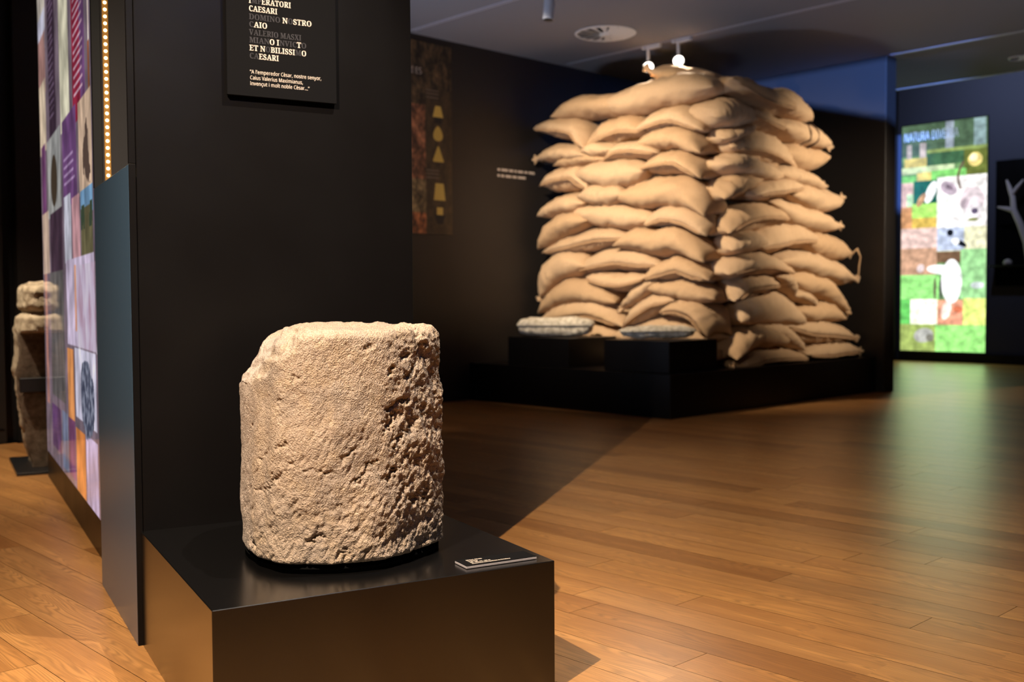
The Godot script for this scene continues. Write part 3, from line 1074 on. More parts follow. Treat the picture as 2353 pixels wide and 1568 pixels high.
	if "t" in flags:
		for t: float in [0.44, 0.60]:
			var ring := []
			var rad := []
			for j in 31:
				ring.append(surf.call(t, TAU * j / 30.0, 0.004))
				rad.append(0.011)
			part("strap", tube(ring, rad, 6), M.band, o)
	if "k" in flags:
		var e: Vector3 = surf.call(1.0, 0.0, 0.0)
		part("string", tube([e, e + Vector3(0.03, 0.05, 0.0) + out * 0.03, e + Vector3(0.055, -0.03, 0.0) + out * 0.04, e + Vector3(0.05, -0.13, 0) + out * 0.03, e + Vector3(0.045, -0.24, 0) + out * 0.03], [0.012, 0.018, 0.008, 0.008, 0.006], 7), m, o)

func build_sacks() -> void:
	sack("L", [2.14, 2.87, 1.82, 2.91, 1.52, 2.89, 1.18, 2.86], 0.19, "", "tan burlap sack topmost at the left shoulder of the pile, half under a bigger sack")
	sack("LB", [1.07, 3.18, 0.85, 3.11, 0.6, 3.03, 0.35, 2.97], 0.16, "L", "burlap sack on the very top of the pile with a small ear below the spotlights")
	sack("L", [1.5, 2.91, 1.17, 2.89, 0.84, 2.92, 0.52, 2.92, 0.22, 2.89], 0.24, "", "largest plump burlap sack across the front top of the pile")
	sack("R", [1.05, 2.94, 1.41, 2.86, 1.71, 2.83, 2.04, 2.82], 0.21, "s", "burlap sack sloping down from the pile top, right of the largest plump sack")
	sack("R", [1.76, 2.88, 2.03, 2.87, 2.22, 2.82, 2.36, 2.77], 0.23, "", "drooping burlap sack at the right shoulder, highest on the right edge of the pile")
	sack("L", [2.36, 2.77, 2.07, 2.74, 1.82, 2.67, 1.71, 2.52], 0.18, "s", "pointed burlap sack at the left edge, second course from the top")
	sack("L", [1.69, 2.54, 1.46, 2.62, 1.23, 2.65, 1, 2.6], 0.21, "s", "arched burlap sack in the second course, between the pointed sack and a seamed sack")
	sack("L", [1.05, 2.6, 0.82, 2.65, 0.59, 2.65, 0.33, 2.53], 0.18, "s", "burlap sack with a long dark seam, second course, touching the corner from the left")
	sack("R", [0.88, 2.62, 1.06, 2.67, 1.24, 2.68, 1.45, 2.67], 0.22, "", "rounded shaded burlap sack bulging over the pile corner, second course")
	sack("R", [1.32, 2.69, 1.55, 2.66, 1.71, 2.63, 1.88, 2.61], 0.16, "s", "narrow burlap sack, second course, between the rounded corner sack and the strapped sack")
	sack("R", [1.87, 2.63, 2.11, 2.6, 2.39, 2.58, 2.67, 2.54], 0.20, "tR", "burlap sack strapped with two dark bands at the upper right edge of the pile")
	sack("L", [2.36, 2.47, 2.25, 2.49, 1.99, 2.49, 1.73, 2.44], 0.14, "L", "lumpy burlap sack with a frayed tip poking out left, third course")
	sack("L", [2.16, 2.38, 1.95, 2.4, 1.74, 2.4, 1.47, 2.36], 0.11, "", "thin burlap sack tucked under the lumpy frayed one at the left, third course")
	sack("L", [1.72, 2.47, 1.59, 2.47, 1.46, 2.45, 1.33, 2.45], 0.13, "", "small burlap sack in the middle of the left face, third course")
	sack("L", [1.44, 2.36, 1.29, 2.41, 1.12, 2.41, 0.84, 2.36], 0.15, "s", "burlap sack with a pale lower seam, third course, beside the small middle sack")
	sack("L", [1.04, 2.48, 0.81, 2.49, 0.58, 2.47, 0.35, 2.34], 0.18, "", "curved burlap sack ending at the corner, third course of the left face")
	sack("R", [1.02, 2.44, 1.16, 2.49, 1.28, 2.53, 1.41, 2.57], 0.11, "", "little dark burlap sack wedged at the corner under the rounded shaded sack")
	sack("R", [1.14, 2.38, 1.46, 2.42, 1.79, 2.39, 2.16, 2.29], 0.27, "s", "big domed burlap sack on the right face, third course, with a drooping hem")
	sack("R", [1.93, 2.39, 2.19, 2.38, 2.45, 2.37, 2.74, 2.43], 0.22, "", "pointed burlap sack at the right edge below the strapped sack")
	sack("L", [2.36, 2.19, 2.11, 2.23, 1.89, 2.22, 1.73, 2.11], 0.22, "s", "burlap sack at the left edge with an open dark fold, fourth course")
	sack("L", [1.79, 2.26, 1.52, 2.22, 1.25, 2.2, 0.97, 2.21], 0.24, "", "long smooth burlap sack in the middle of the left face, fourth course")
	sack("L", [0.99, 2.24, 0.76, 2.26, 0.54, 2.24, 0.34, 2.11], 0.19, "s", "burlap sack with a deep dark undercut hem, fourth course, at the corner")
	sack("R", [1, 2.2, 1.22, 2.22, 1.48, 2.19, 1.81, 2.15], 0.17, "", "shaded burlap sack on the right face just below the big domed sack")
	sack("R", [1.78, 2.19, 2.05, 2.19, 2.31, 2.17, 2.61, 2.12], 0.16, "LR", "burlap sack with a tied white neck on the right face, fourth course")
	sack("R", [1, 1.92, 1.17, 2.01, 1.34, 2.07, 1.56, 2.12], 0.16, "", "dark burlap sack rising rightward from the corner, fifth course")
	sack("L", [2.36, 1.89, 2.16, 1.95, 1.96, 1.97, 1.77, 1.97], 0.17, "", "egg shaped burlap sack at the left edge, fifth course")
	sack("L", [1.78, 2.03, 1.59, 2.02, 1.43, 2.01, 1.24, 2.01], 0.19, "R", "short round burlap sack with a tied end, second in the fifth course")
	sack("L", [1.29, 2, 1.02, 1.99, 0.71, 1.99, 0.49, 1.95, 0.3, 1.78], 0.24, "", "long burlap sack bending down over the corner, fifth course of the left face")
	sack("R", [1.39, 1.95, 1.62, 2, 1.86, 2.03, 2.13, 2.07], 0.16, "s", "creased burlap sack with a pale hem, fifth course of the right face")
	sack("R", [2.05, 2.01, 2.33, 2.01, 2.63, 1.97, 2.97, 2], 0.22, "R", "burlap sack with a gaping dark mouth and torn tip at the right edge")
	sack("L", [2.36, 1.56, 2.2, 1.7, 2, 1.78, 1.74, 1.79], 0.21, "", "bulging wrinkled burlap sack at the left edge, sixth course")
	sack("L", [1.9, 1.88, 1.55, 1.83, 1.25, 1.79, 0.89, 1.75], 0.21, "L", "long straight burlap sack with a gathered left end, sixth course")
	sack("L", [0.96, 1.72, 0.71, 1.77, 0.46, 1.71, 0.3, 1.6], 0.20, "s", "seamed burlap sack dipping into the corner, sixth course")
	sack("R", [1.05, 1.61, 1.28, 1.71, 1.57, 1.76, 1.98, 1.76], 0.22, "s", "broad burlap sack climbing right from the corner with a grey underside, sixth course")
	sack("R", [1.75, 1.9, 2.1, 1.82, 2.47, 1.78, 2.95, 1.74], 0.20, "R", "brightly lit burlap sack with a ragged tuft at the right edge, sixth course")
	sack("L", [2.34, 1.5, 1.98, 1.55, 1.62, 1.6, 1.23, 1.6], 0.19, "s", "burlap sack with a wavy double seam at the left, seventh course")
	sack("L", [1.31, 1.53, 1.09, 1.57, 0.84, 1.52, 0.61, 1.54, 0.31, 1.36], 0.21, "", "pinched two humped burlap sack hanging at the corner, seventh course")
	sack("R", [1.07, 1.45, 1.26, 1.5, 1.42, 1.53, 1.58, 1.53], 0.16, "", "small dark burlap sack in shade right of the corner, seventh course")
	sack("R", [1.5, 1.5, 1.85, 1.57, 2.19, 1.61, 2.55, 1.6], 0.25, "s", "brightest burlap sack with a pale rolled hem, seventh course of the right face")
	sack("R", [2.39, 1.57, 2.67, 1.54, 2.9, 1.5, 3.21, 1.47], 0.24, "kR", "burlap sack with a knotted dangling string at the right edge")
	sack("L", [2.36, 1.07, 2.25, 1.27, 2.04, 1.36, 1.76, 1.35], 0.26, "L", "heavy rounded burlap sack hanging over the left edge, eighth course")
	sack("L", [1.86, 1.31, 1.55, 1.37, 1.28, 1.38, 0.85, 1.33], 0.20, "s", "burlap sack with a dark seam arched along its middle, eighth course")
	sack("L", [0.97, 1.21, 0.76, 1.26, 0.58, 1.29, 0.27, 1.19], 0.17, "s", "burlap sack with a fringed underside at the corner, eighth course")
	sack("R", [0.98, 1.23, 1.26, 1.29, 1.55, 1.31, 2, 1.25], 0.19, "s", "grey shaded burlap sack with a dark belly right of the corner, eighth course")
	sack("R", [1.87, 1.35, 2.23, 1.35, 2.7, 1.29, 3.28, 1.19], 0.21, "R", "burlap sack with a bright flat top tapering to the right edge, eighth course")
	sack("L", [2.35, 0.89, 2.09, 1.05, 1.77, 1.08, 1.36, 0.99], 0.22, "", "broad shaded burlap sack at the left edge, ninth course")
	sack("L", [1.69, 1.22, 1.44, 1.17, 1.23, 1.16, 0.99, 1.2], 0.17, "s", "boat shaped burlap sack with a creased rim above a dark gap")
	sack("L", [1.26, 0.94, 1.12, 1.02, 1, 1.09, 0.87, 1.17], 0.12, "L", "slim tied burlap sack standing diagonally beside the dark gap")
	sack("L", [0.92, 1.11, 0.68, 1.09, 0.47, 1.06, 0.23, 1.01], 0.18, "", "deeply shaded burlap sack under the fringed one, ninth course")
	sack("R", [1.11, 1.01, 1.26, 1.1, 1.49, 1.13, 1.8, 1.14], 0.17, "sR", "burlap sack curling round the corner with a gathered right end, ninth course")
	sack("R", [1.77, 1.2, 1.91, 1.17, 1.97, 1.11, 2.01, 1.04], 0.13, "", "tiny upright burlap bundle in the middle of the right face")
	sack("R", [2.02, 1.19, 2.36, 1.16, 2.74, 1.1, 3.16, 0.89], 0.21, "R", "crumpled burlap sack drooping at the right edge, ninth course")
	sack("L", [2.33, 0.8, 2, 0.86, 1.62, 0.89, 1.27, 0.77], 0.21, "s", "sagging burlap sack behind the left limestone slab, tenth course")
	sack("L", [1.22, 0.76, 1.04, 0.87, 0.87, 0.95, 0.66, 0.99], 0.18, "sR", "burlap sack tilted up to the right, tenth course, middle of the left face")
	sack("L", [0.75, 0.89, 0.55, 0.91, 0.38, 0.86, 0.25, 0.7], 0.18, "s", "burlap sack drooping at the corner with a torn dark seam, tenth course")
	sack("R", [1.22, 0.82, 1.51, 0.89, 1.85, 0.9, 2.24, 0.79], 0.26, "", "large smooth domed burlap sack low on the right face, tenth course")
	sack("R", [2.03, 1.02, 2.2, 1.02, 2.35, 0.98, 2.5, 0.93], 0.11, "", "little burlap sack poking out above the scalloped one, right face")
	sack("R", [2.21, 0.88, 2.5, 0.85, 2.81, 0.86, 3.11, 0.8], 0.19, "", "scalloped burlap sack at the right edge, tenth course")
	sack("L", [1.9, 0.65, 1.62, 0.66, 1.44, 0.63, 1.24, 0.57], 0.19, "", "brightly lit burlap sack low down, between the two limestone slabs")
	sack("L", [1.34, 0.66, 1.02, 0.67, 0.68, 0.71, 0.29, 0.64], 0.19, "", "burlap sack directly behind the right limestone slab")
	sack("R", [1.13, 0.48, 1.27, 0.59, 1.51, 0.65, 1.94, 0.59], 0.19, "", "arched burlap sack at the foot of the corner, eleventh course")
	sack("R", [1.56, 0.72, 1.83, 0.7, 2.05, 0.63, 2.31, 0.51], 0.16, "", "narrow burlap sack slanting down rightward, eleventh course of the right face")
	sack("R", [1.99, 0.74, 2.37, 0.67, 2.82, 0.64, 3.32, 0.59], 0.22, "sR", "folded burlap sack at the right edge, eleventh course")
	sack("R", [1.25, 0.37, 1.59, 0.43, 1.95, 0.43, 2.38, 0.41], 0.18, "sL", "bottom burlap sack at the foot of the pile, left of two on the right face")
	sack("R", [2.37, 0.45, 2.71, 0.45, 3.05, 0.46, 3.39, 0.44], 0.18, "sR", "bottom burlap sack at the far right foot of the pile")
	sack("L", [2.23, 0.43, 1.87, 0.47, 1.52, 0.48, 1.18, 0.47], 0.19, "", "lowest burlap sack mostly hidden behind the left black plinth")
	sack("L", [1.24, 0.44, 0.92, 0.48, 0.56, 0.5, 0.27, 0.47], 0.19, "", "lowest burlap sack mostly hidden behind the right black plinth")

# ---------------------------------------------------------------- brown graphic, small text on the left wall
func build_wall_graphic() -> void:
	# x along b, facing out of the wall to the hall
	var b0 := -1.62
	var b1 := -0.215
	var y0 := 1.63
	var y1 := 3.44
	var o := thing("wall_graphic", "tall brown printed graphic with yellow flint shapes on the left wall", "graphic", ab(2.496, b0, y0), ROOM)
	var w := 310
	var h := 400
	var im := Image.create(w, h, false, Image.FORMAT_RGB8)
	var n1 := noise(0.022, 61, 4)
	var n2 := noise(0.07, 62, 3)
	var split := (-0.545 - b0) / (b1 - b0)
	var shapes := [
		[-0.388, 2.805, 0.055, 0.055, Color8(214, 178, 84)], [-0.388, 2.72, 0.045, 0.03, Color8(20, 22, 24)],
		[-0.39, 2.595, 0.066, 0.072, Color8(206, 170, 78)], [-0.388, 2.40, 0.066, 0.076, Color8(206, 170, 78)],
		[-0.376, 2.04, 0.072, 0.082, Color8(208, 172, 82)], [-0.373, 1.855, 0.04, 0.036, Color8(204, 168, 80)], [-0.373, 1.775, 0.055, 0.045, Color8(22, 24, 26)]]
	for y in h:
		for x in w:
			var u := float(x) / w
			var bb := b0 + (b1 - b0) * u
			var yy := y1 - (y1 - y0) * y / h
			var f := n1.get_noise_2d(x * 2.0, y)
			var g := n2.get_noise_2d(x * 1.5, y)
			var c := Color8(122, 78, 52)
			if yy > 2.85 or u > split:
				c = Color8(66, 52, 34)
			elif yy < 1.83:
				c = Color8(134, 78, 44)
			elif yy < 2.15:
				c = Color8(108, 88, 56)
			c = c * (1.0 + (0.9 * f + 0.5 * g) * (1.0 if u < split or yy > 3.0 else 0.35))
			for s in shapes:
				var e := Vector2((bb - float(s[0])) / float(s[2]), (yy - float(s[1])) / float(s[3]))
				var half := 1.0
				if s == shapes[3]:
					half = clampf(0.62 - 0.5 * e.y, 0.12, 1.0)
				elif s == shapes[0] or s == shapes[6]:
					half = 0.9 - 0.3 * e.y * (1.0 if s == shapes[0] else -1.0)
				elif s == shapes[4]:
					half = 0.85 - 0.15 * e.y
				elif s == shapes[2]:
					half = sqrt(maxf(0.0, 1.0 - e.y * e.y)) * (0.85 - 0.3 * e.y)
				if absf(e.y) < 1.0 and absf(e.x) < half:
					c = s[4]
			im.set_pixel(x, y, c)
	# pale caption lines
	for c in [[-0.53, 3.0], [-0.53, 2.965], [-0.53, 2.93], [-0.53, 2.24], [-0.53, 2.205], [-0.53, 2.17]]:
		im.fill_rect(Rect2i(int((float(c[0]) - b0) / (b1 - b0) * w), int((y1 - float(c[1])) / (y1 - y0) * h), 34, 2), Color8(120, 104, 88))
	var m := mat(Color.WHITE, 0.6)
	m.albedo_texture = ImageTexture.create_from_image(im)
	var st := new_st()
	var ww := b1 - b0
	quad(st, Vector3(0, y1 - y0, 0.009), Vector3(ww, y1 - y0, 0.009), Vector3(ww, 0, 0.009), Vector3(0, 0, 0.009))
	part("print", st.commit(), m, o)
	part("board", box(Vector3(0, 0, -0.002), Vector3(ww, y1 - y0, 0.0085)), M.dark, o)
	var sans := SystemFont.new()
	sans.font_names = ["Droid Sans"]
	text_line(o, sans, "RI ES", "", Vector3(0.865, 1.50, 0.0095), 0.085, 0.175)
	# two lines of small white text beside the sacks
	var t := thing("wall_text", "two short lines of small pale text on the black wall left of the sacks", "text", ab(2.498, 0.40, 2.245), ROOM)
	for row in 2:
		var x := 0.0
		for wd: float in ([0.035, 0.09, 0.06, 0.03, 0.075, 0.045, 0.085] if row == 0 else [0.03, 0.045, 0.08, 0.06, 0.11]):
			part("word", box(Vector3(x, 0.06 * (1 - row), 0.0), Vector3(x + wd, 0.06 * (1 - row) + 0.024, 0.001)), M.ink, t)
			x += wd + 0.018

# ---------------------------------------------------------------- glowing display and antlers on the far wall
func build_far_wall() -> void:
	var y0 := 0.155
	var y1 := 3.67
	var a0 := 1.10
	var a1 := 2.42
	# x along -a (left to right in the picture), facing the hall
	var o := thing("display_panel", "tall glowing green display of nature pictures on the far wall", "display", ab(a1, 9.03, y0), ROOM + PI / 2 * -1.0 + PI)
	o.rotation.y = ROOM - PI / 2
	var ww := a1 - a0
	var st := new_st()
	quad(st, Vector3(0, y1 - y0, 0.001), Vector3(ww, y1 - y0, 0.001), Vector3(ww, 0, 0.001), Vector3(0, 0, 0.001))
	var dm := display_material()
	part("screen", st.commit(), dm, o)
	part("casing", box(Vector3(-0.01, -0.015, -0.018), Vector3(ww + 0.012, y1 - y0 + 0.015, 0.0), 0.002), M.dark, o)
	var sans := SystemFont.new()
	sans.font_names = ["Droid Sans"]
	text_line(o, sans, "NATURA DIVERSA", "", Vector3(0.03, 3.27, 0.0015), 0.20, 0.86, glow(Color8(150, 166, 170), 0.7))
	var al := AreaLight3D.new()
	al.name = "display_light"
	al.area_size = Vector2(ww, y1 - y0)
	al.light_color = Color(0.86, 1.0, 0.74)
	al.light_energy = 1.6
	al.area_range = 30.0
	al.shadow_enabled = true
	o.add_child(al)
	al.position = Vector3(ww / 2, (y1 - y0) / 2, 0.02)
	al.rotation.y = PI
	# dark band over the display, skirting
	struct("trim_skirting", box(Vector3(8.99, 0.0, -2.42), Vector3(9.048, 0.13, 12.0)), M.dark, P0, ROOM, "black skirting along the far wall")
	# black backing board with a pair of antlers
	var c := thing("antler_case", "black wall case with a pale antler at the right edge of the view", "case", ab(0.98, 9.045, 1.15), ROOM - PI / 2)
	part("back_board", box(Vector3(0.0, 0.0, -0.03), Vector3(1.15, 1.85, 0.0), 0.004), M.black, c)
	part("shelf", box(Vector3(0.0, 0.28, 0.0005), Vector3(1.15, 0.30, 0.25), 0.004), M.black, c)
	var bone := mat(Color8(196, 184, 178), 0.6)
	var an := thing("antler", "pale branched deer antler on the black board at the right edge", "antler", ab(0.52, 8.88, 1.47), ROOM - PI / 2)
	part("beam", tube([Vector3(0.10, 0.0, 0.0), Vector3(0.05, 0.30, 0.0), Vector3(-0.04, 0.58, 0.02), Vector3(-0.13, 0.78, 0.02), Vector3(-0.15, 0.96, 0.0), Vector3(-0.20, 1.10, -0.01), Vector3(-0.24, 1.22, 0.0)], [0.055, 0.05, 0.045, 0.042, 0.035, 0.03, 0.012], 12), bone, an)
	part("tine", tube([Vector3(-0.12, 0.76, 0.02), Vector3(-0.22, 0.80, 0.05), Vector3(-0.34, 0.83, 0.06)], [0.036, 0.028, 0.010], 10), bone, an)
	part("tine", tube([Vector3(-0.16, 1.0, 0.0), Vector3(-0.08, 1.10, 0.02), Vector3(0.0, 1.20, 0.02)], [0.03, 0.028, 0.012], 10), bone, an)
	part("tine", tube([Vector3(0.03, 0.36, 0.0), Vector3(0.15, 0.50, 0.04), Vector3(0.22, 0.62, 0.05)], [0.036, 0.028, 0.010], 10), bone, an)
	var k := thing("small_stone", "small pale rounded stone on the shelf below the antler", "stone", ab(0.745, 8.92, 1.452), ROOM)
	part("body", lathe([Vector2(0.0, 0.0), Vector2(0.05, 0.002), Vector2(0.065, 0.03), Vector2(0.05, 0.07), Vector2(0.02, 0.088), Vector2(0.0, 0.09)], 18), bone, k)

func display_material() -> StandardMaterial3D:
	var w := 184 * 2
	var h := 540 * 2
	var im := Image.create(w, h, false, Image.FORMAT_RGB8)
	im.fill(Color8(96, 130, 84))
	var n := noise(0.02, 71, 4)
	var fr := func(x0: float, y0: float, x1: float, y1: float, c: Color) -> void:
		im.fill_rect(Rect2i(int((x0 - 2084) * 2), int((y0 - 276) * 2), int((x1 - x0) * 2), int((y1 - y0) * 2)).intersection(Rect2i(0, 0, w, h)), c)
	for r in [
			[2084, 276, 2268, 350, Color8(72, 94, 72)], [2180, 276, 2198, 352, Color8(138, 148, 160)], [2240, 276, 2265, 340, Color8(124, 146, 148)],
			[2095, 322, 2106, 362, Color8(172, 164, 164)], [2124, 320, 2138, 362, Color8(176, 166, 164)],
			[2140, 338, 2268, 346, Color8(128, 146, 84)], [2140, 346, 2220, 375, Color8(60, 96, 66)], [2220, 346, 2268, 410, Color8(96, 106, 50)],
			[2090, 355, 2140, 382, Color8(196, 182, 104)], [2084, 376, 2200, 392, Color8(186, 204, 160)], [2150, 388, 2225, 412, Color8(122, 196, 104)],
			[2118, 390, 2150, 412, Color8(204, 190, 110)], [2084, 395, 2118, 415, Color8(110, 180, 96)],
			[2084, 412, 2110, 470, Color8(206, 176, 168)], [2096, 440, 2110, 470, Color8(176, 214, 170)], [2112, 410, 2164, 466, Color8(24, 92, 72)],
			[2084, 470, 2108, 522, Color8(190, 140, 100)], [2108, 464, 2163, 500, Color8(168, 220, 108)], [2108, 498, 2163, 522, Color8(202, 172, 86)],
			[2163, 405, 2268, 525, Color8(232, 228, 226)], [2164, 445, 2196, 520, Color8(244, 252, 240)],
			[2084, 522, 2164, 570, Color8(212, 184, 176)], [2084, 570, 2164, 636, Color8(188, 148, 122)],
			[2164, 524, 2268, 580, Color8(214, 212, 178)], [2164, 524, 2222, 578, Color8(176, 186, 208)], [2164, 580, 2222, 606, Color8(110, 84, 64)],
			[2215, 576, 2268, 692, Color8(146, 196, 136)], [2084, 634, 2170, 694, Color8(146, 216, 124)],
			[2084, 692, 2108, 752, Color8(96, 180, 90)], [2106, 692, 2166, 752, Color8(248, 252, 226)], [2166, 694, 2221, 753, Color8(214, 150, 122)],
			[2221, 690, 2268, 754, Color8(216, 230, 128)], [2084, 752, 2164, 817, Color8(148, 166, 92)], [2162, 753, 2268, 817, Color8(150, 220, 122)]]:
		fr.call(r[0], r[1], r[2], r[3], r[4])
	# round shapes: eye of the stag, birds, tortoise
	var el := [
		[2243, 370, 15, 16, 0.0, Color8(218, 198, 122)], [2240, 366, 8, 9, 0.0, Color8(246, 234, 190)],
		[2149, 438, 10, 27, 0.35, Color8(250, 252, 255)], [2128, 455, 7, 18, 0.5, Color8(178, 140, 100)],
		[2238, 462, 26, 30, 0.0, Color8(206, 192, 196)], [2240, 488, 17, 24, 0.0, Color8(230, 222, 226)], [2243, 489, 7, 7, 0.0, Color8(84, 74, 96)],
		[2222, 470, 9, 12, 0.3, Color8(176, 160, 168)], [2240, 508, 11, 4, 0.0, Color8(120, 126, 70)],
		[2188, 432, 20, 14, 0.7, Color8(176, 160, 172)], [2190, 430, 9, 5, 0.7, Color8(120, 104, 116)],
		[2212, 560, 18, 6, 0.55, Color8(24, 28, 36)], [2192, 536, 7, 8, 0.0, Color8(22, 26, 34)], [2203, 556, 9, 8, 0.4, Color8(240, 244, 250)],
		[2196, 650, 22, 52, 0.0, Color8(255, 255, 255)], [2172, 622, 30, 11, 0.1, Color8(255, 255, 255)], [2128, 618, 8, 10, 0.4, Color8(226, 208, 208)],
		[2160, 666, 3, 26, 0.0, Color8(96, 84, 72)], [2172, 668, 3, 24, 0.0, Color8(84, 80, 84)],
		[2136, 778, 22, 17, -0.3, Color8(172, 172, 166)], [2150, 784, 9, 9, 0.0, Color8(120, 118, 108)], [2250, 660, 14, 8, 0.0, Color8(196, 206, 204)],
		[2185, 718, 10, 22, 0.2, Color8(250, 226, 214)], [2210, 716, 10, 8, 0.2, Color8(188, 106, 76)]]
	for y in h:
		for x in w:
			var px := 2084.0 + x / 2.0
			var py := 276.0 + y / 2.0
			var c := im.get_pixel(x, y)
			for e in el:
				var dx := px - float(e[0])
				var dy := py - float(e[1])
				if absf(dx) > 60 or absf(dy) > 60:
					continue
				var cs := cos(float(e[4]))
				var sn := sin(float(e[4]))
				if Vector2((dx * cs + dy * sn) / float(e[2]), (-dx * sn + dy * cs) / float(e[3])).length() < 1.0:
					c = e[5]
			# antlers of the stag
			if py > 372 and py < 436 and absf(px - (2216.0 - (py - 404.0) * 0.1 - 8.0 * sin((py - 372.0) * 0.05))) < 2.6:
				c = Color8(96, 74, 62)
			c = c * (1.0 + 0.28 * n.get_noise_2d(x, y))
			im.set_pixel(x, y, c)
	var m := mat(Color(0.05, 0.05, 0.05), 0.2)
	m.emission_enabled = true
	m.emission = Color.WHITE
	m.emission_operator = BaseMaterial3D.EMISSION_OP_MULTIPLY
	m.emission_texture = ImageTexture.create_from_image(im)
	m.emission_energy_multiplier = 1.5
	return m

# ---------------------------------------------------------------- the statue fragment far left
func build_stele() -> void:
	var at := bl(0.16, 3.80, 0.0)
	var o := thing("stone_stele", "tall pale stone statue fragment held by a black strap at the far left", "statue", at + Vector3(0, 0.02, 0), BLOCK)
	var n := noise(4.0, 81, 3)
	var n2 := noise(17.0, 82, 4)
	# (height, half width left, half width right, half depth, middle depth)
	var prof := [[0.0, 0.17, 0.18, 0.26], [0.12, 0.20, 0.20, 0.28], [0.40, 0.235, 0.22, 0.29], [0.56, 0.25, 0.24, 0.29], [0.64, 0.235, 0.235, 0.29], [0.80, 0.235, 0.24, 0.29], [0.89, 0.225, 0.23, 0.28], [0.92, 0.185, 0.20, 0.22], [0.945, 0.21, 0.21, 0.27], [1.05, 0.205, 0.20, 0.27], [1.085, 0.18, 0.18, 0.24], [1.10, 0.06, 0.06, 0.06]]
	var rows := []
	var cols := []
	var hs := 90
	for i in hs + 1:
		var y := 1.10 * i / hs
		var k := 0
		while k < prof.size() - 2 and y > float(prof[k + 1][0]):
			k += 1
		var p: Array = prof[k]
		var q: Array = prof[k + 1]
		var t := clampf((y - float(p[0])) / (float(q[0]) - float(p[0])), 0, 1)
		var r := PackedVector3Array()
		var cl := PackedColorArray()
		for j in 80:
			var g := TAU * j / 80.0
			var cx := spow(cos(g), 0.3)
			var sz := spow(sin(g), 0.3)
			var wx: float = lerpf(p[1], q[1], t) if cx < 0 else lerpf(p[2], q[2], t)
			var v := Vector3(cx * wx, y, sz * lerpf(p[3], q[3], t))
			v += Vector3(cx, 0, sz).normalized() * (n.get_noise_3dv(v) * 0.02 + n2.get_noise_3dv(v) * 0.012)
			# hollow eyes and a worn groove below the head block
			for e in [Vector3(-0.10, 1.02, 0.24), Vector3(0.10, 1.02, 0.24), Vector3(-0.24, 0.80, 0.10)]:
				var dd := (v - (e as Vector3)).length()
				v.z -= 0.05 * exp(-dd * dd / 0.0012)
			# the front is cut back below the overhanging upper block
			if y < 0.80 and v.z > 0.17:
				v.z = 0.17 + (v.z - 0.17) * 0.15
			if y > 1.0:
				v.y += 0.03 * n.get_noise_2d(v.x * 4.0, v.z * 4.0)
			r.append(v)
			# the hewn front below the carved block: darker stone with shade painted in
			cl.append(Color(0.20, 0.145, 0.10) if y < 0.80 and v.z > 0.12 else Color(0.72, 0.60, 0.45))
		rows.append(r)
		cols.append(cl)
	var cap := PackedVector3Array()
	for j in 80:
		cap.append(Vector3(0, 1.10, 0))
	rows.append(cap)
	cols.append(cols[-1])
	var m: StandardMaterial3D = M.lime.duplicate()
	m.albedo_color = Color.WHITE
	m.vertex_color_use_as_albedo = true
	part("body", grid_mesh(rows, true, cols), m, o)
	var s := thing("statue_stand", "black base plate and strap holding the far left statue fragment", "stand", at, BLOCK)
	part("plate", box(Vector3(-0.27, 0.0, -0.36), Vector3(0.28, 0.018, 0.36), 0.002), M.dark, s)
	part("strap", box(Vector3(-0.235, 0.47, 0.192), Vector3(0.25, 0.555, 0.222), 0.004), M.dark, s)

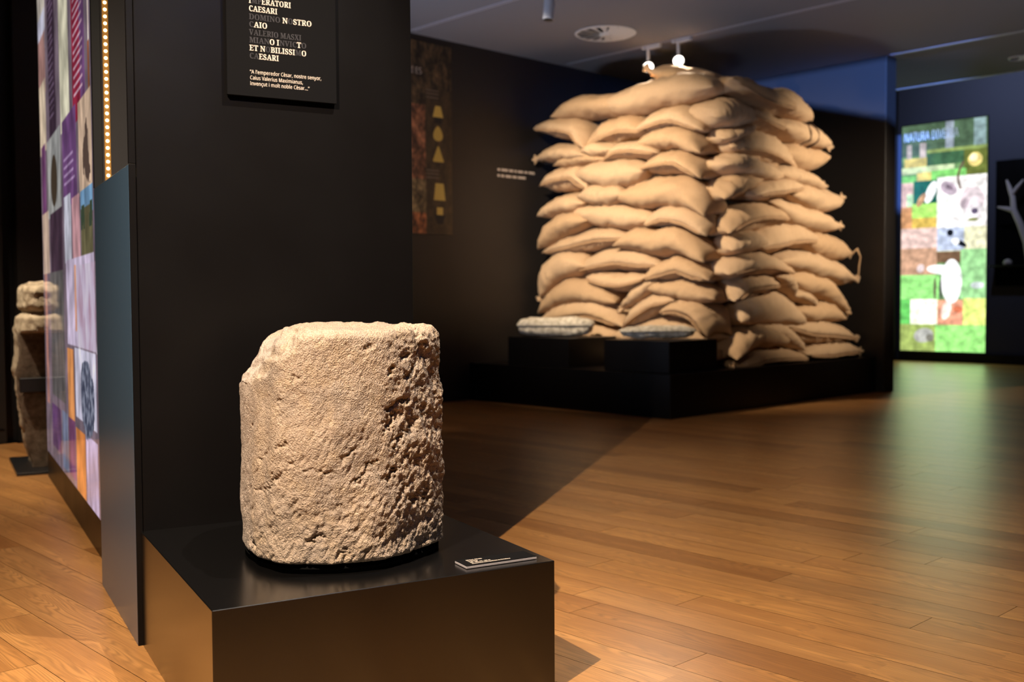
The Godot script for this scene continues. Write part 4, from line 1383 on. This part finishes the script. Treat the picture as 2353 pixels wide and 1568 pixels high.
# ---------------------------------------------------------------- tracks, diffusers, hanging cylinder
func build_ceiling_things() -> void:
	var k := 0
	for b: float in [-2.9, -0.75, 1.34, 3.52, 5.30]:
		var a1 := 2.40
		var o := thing("lighting_track", ["thin white lighting track over the near hall, out of the picture", "thin pale lighting track at the upper left of the ceiling", "thin pale lighting track carrying the two spotlights over the sacks", "thin pale lighting track right of the partition on the ceiling", "pale track along the far edge of the low ceiling"][k], "track", ab(a1, b, CEIL), ROOM)
		if b > 3.3 and b < 4.0:
			o.position = ab(-0.12, b, CEIL)
			a1 = -0.12
		part("rail", box(Vector3(-0.026, -0.004, 0.0), Vector3(0.026, -0.0003, 11.0)), M.track, o)
		part("groove", box(Vector3(-0.008, -0.0055, 0.0), Vector3(0.008, -0.0035, 11.0)), mat(Color8(120, 118, 126), 0.5), o)
		k += 1
	var d := thing("air_diffuser", "round white ceiling air diffuser with twisted vanes above the sacks", "diffuser", ab(1.27, 0.656, CEIL), ROOM)
	diffuser(d, 0.29)
	var d2 := thing("air_diffuser", "small round ceiling diffuser at the right edge of the view", "diffuser", ab(-1.0, 4.64, CEIL), ROOM)
	diffuser(d2, 0.12)
	var c := thing("cylinder_lamp", "slim grey cylinder lamp hanging tilted from the ceiling track at the top", "lamp", ab(0.62, -0.78, 3.24), ROOM)
	var t := part("tube", lathe([Vector2(0.0, 0.0), Vector2(0.04, 0.001), Vector2(0.045, 0.006), Vector2(0.045, 0.235), Vector2(0.04, 0.24), Vector2(0.0, 0.241)], 28), M.fixture, c)
	t.rotation.z = -0.12
	var rim := part("bezel", lathe([Vector2(0.0, -0.003), Vector2(0.036, -0.003), Vector2(0.041, -0.001), Vector2(0.0, 0.0)], 28), M.dark, c)
	rim.rotation.z = -0.12

func diffuser(o: Node3D, r: float) -> void:
	var white := mat(Color8(226, 226, 222), 0.45)
	part("ring", lathe([Vector2(r * 0.90, -0.004), Vector2(r * 0.93, -0.016), Vector2(r, -0.006), Vector2(r, -0.0005), Vector2(r * 0.90, -0.0005)], 48), white, o)
	part("plenum", lathe([Vector2(0.0, -0.0008), Vector2(r * 0.91, -0.0008)], 48), M.dark, o)
	part("hub", lathe([Vector2(0.0, -0.03), Vector2(r * 0.2, -0.026), Vector2(r * 0.24, -0.004)], 32), white, o)
	for k in 16:
		var a := TAU * k / 16.0
		var st := new_st()
		var c := Vector3(cos(a), 0, sin(a))
		var s := Vector3(-sin(a), 0, cos(a))
		var i0 := c * r * 0.22 + Vector3(0, -0.020, 0)
		var i1 := c * r * 0.22 + s * r * 0.06 + Vector3(0, -0.006, 0)
		var o0 := c * r * 0.92 + Vector3(0, -0.020, 0)
		var o1 := c * r * 0.90 + s * r * 0.26 + Vector3(0, -0.006, 0)
		quad(st, i0, o0, o1, i1)
		var e := Vector3(0, 0.0015, 0)
		quad(st, i1 + e, o1 + e, o0 + e, i0 + e)
		quad(st, i0 + e, o0 + e, o0, i0)
		quad(st, i1, o1, o1 + e, i1 + e)
		part("vane", st.commit(), white, o)
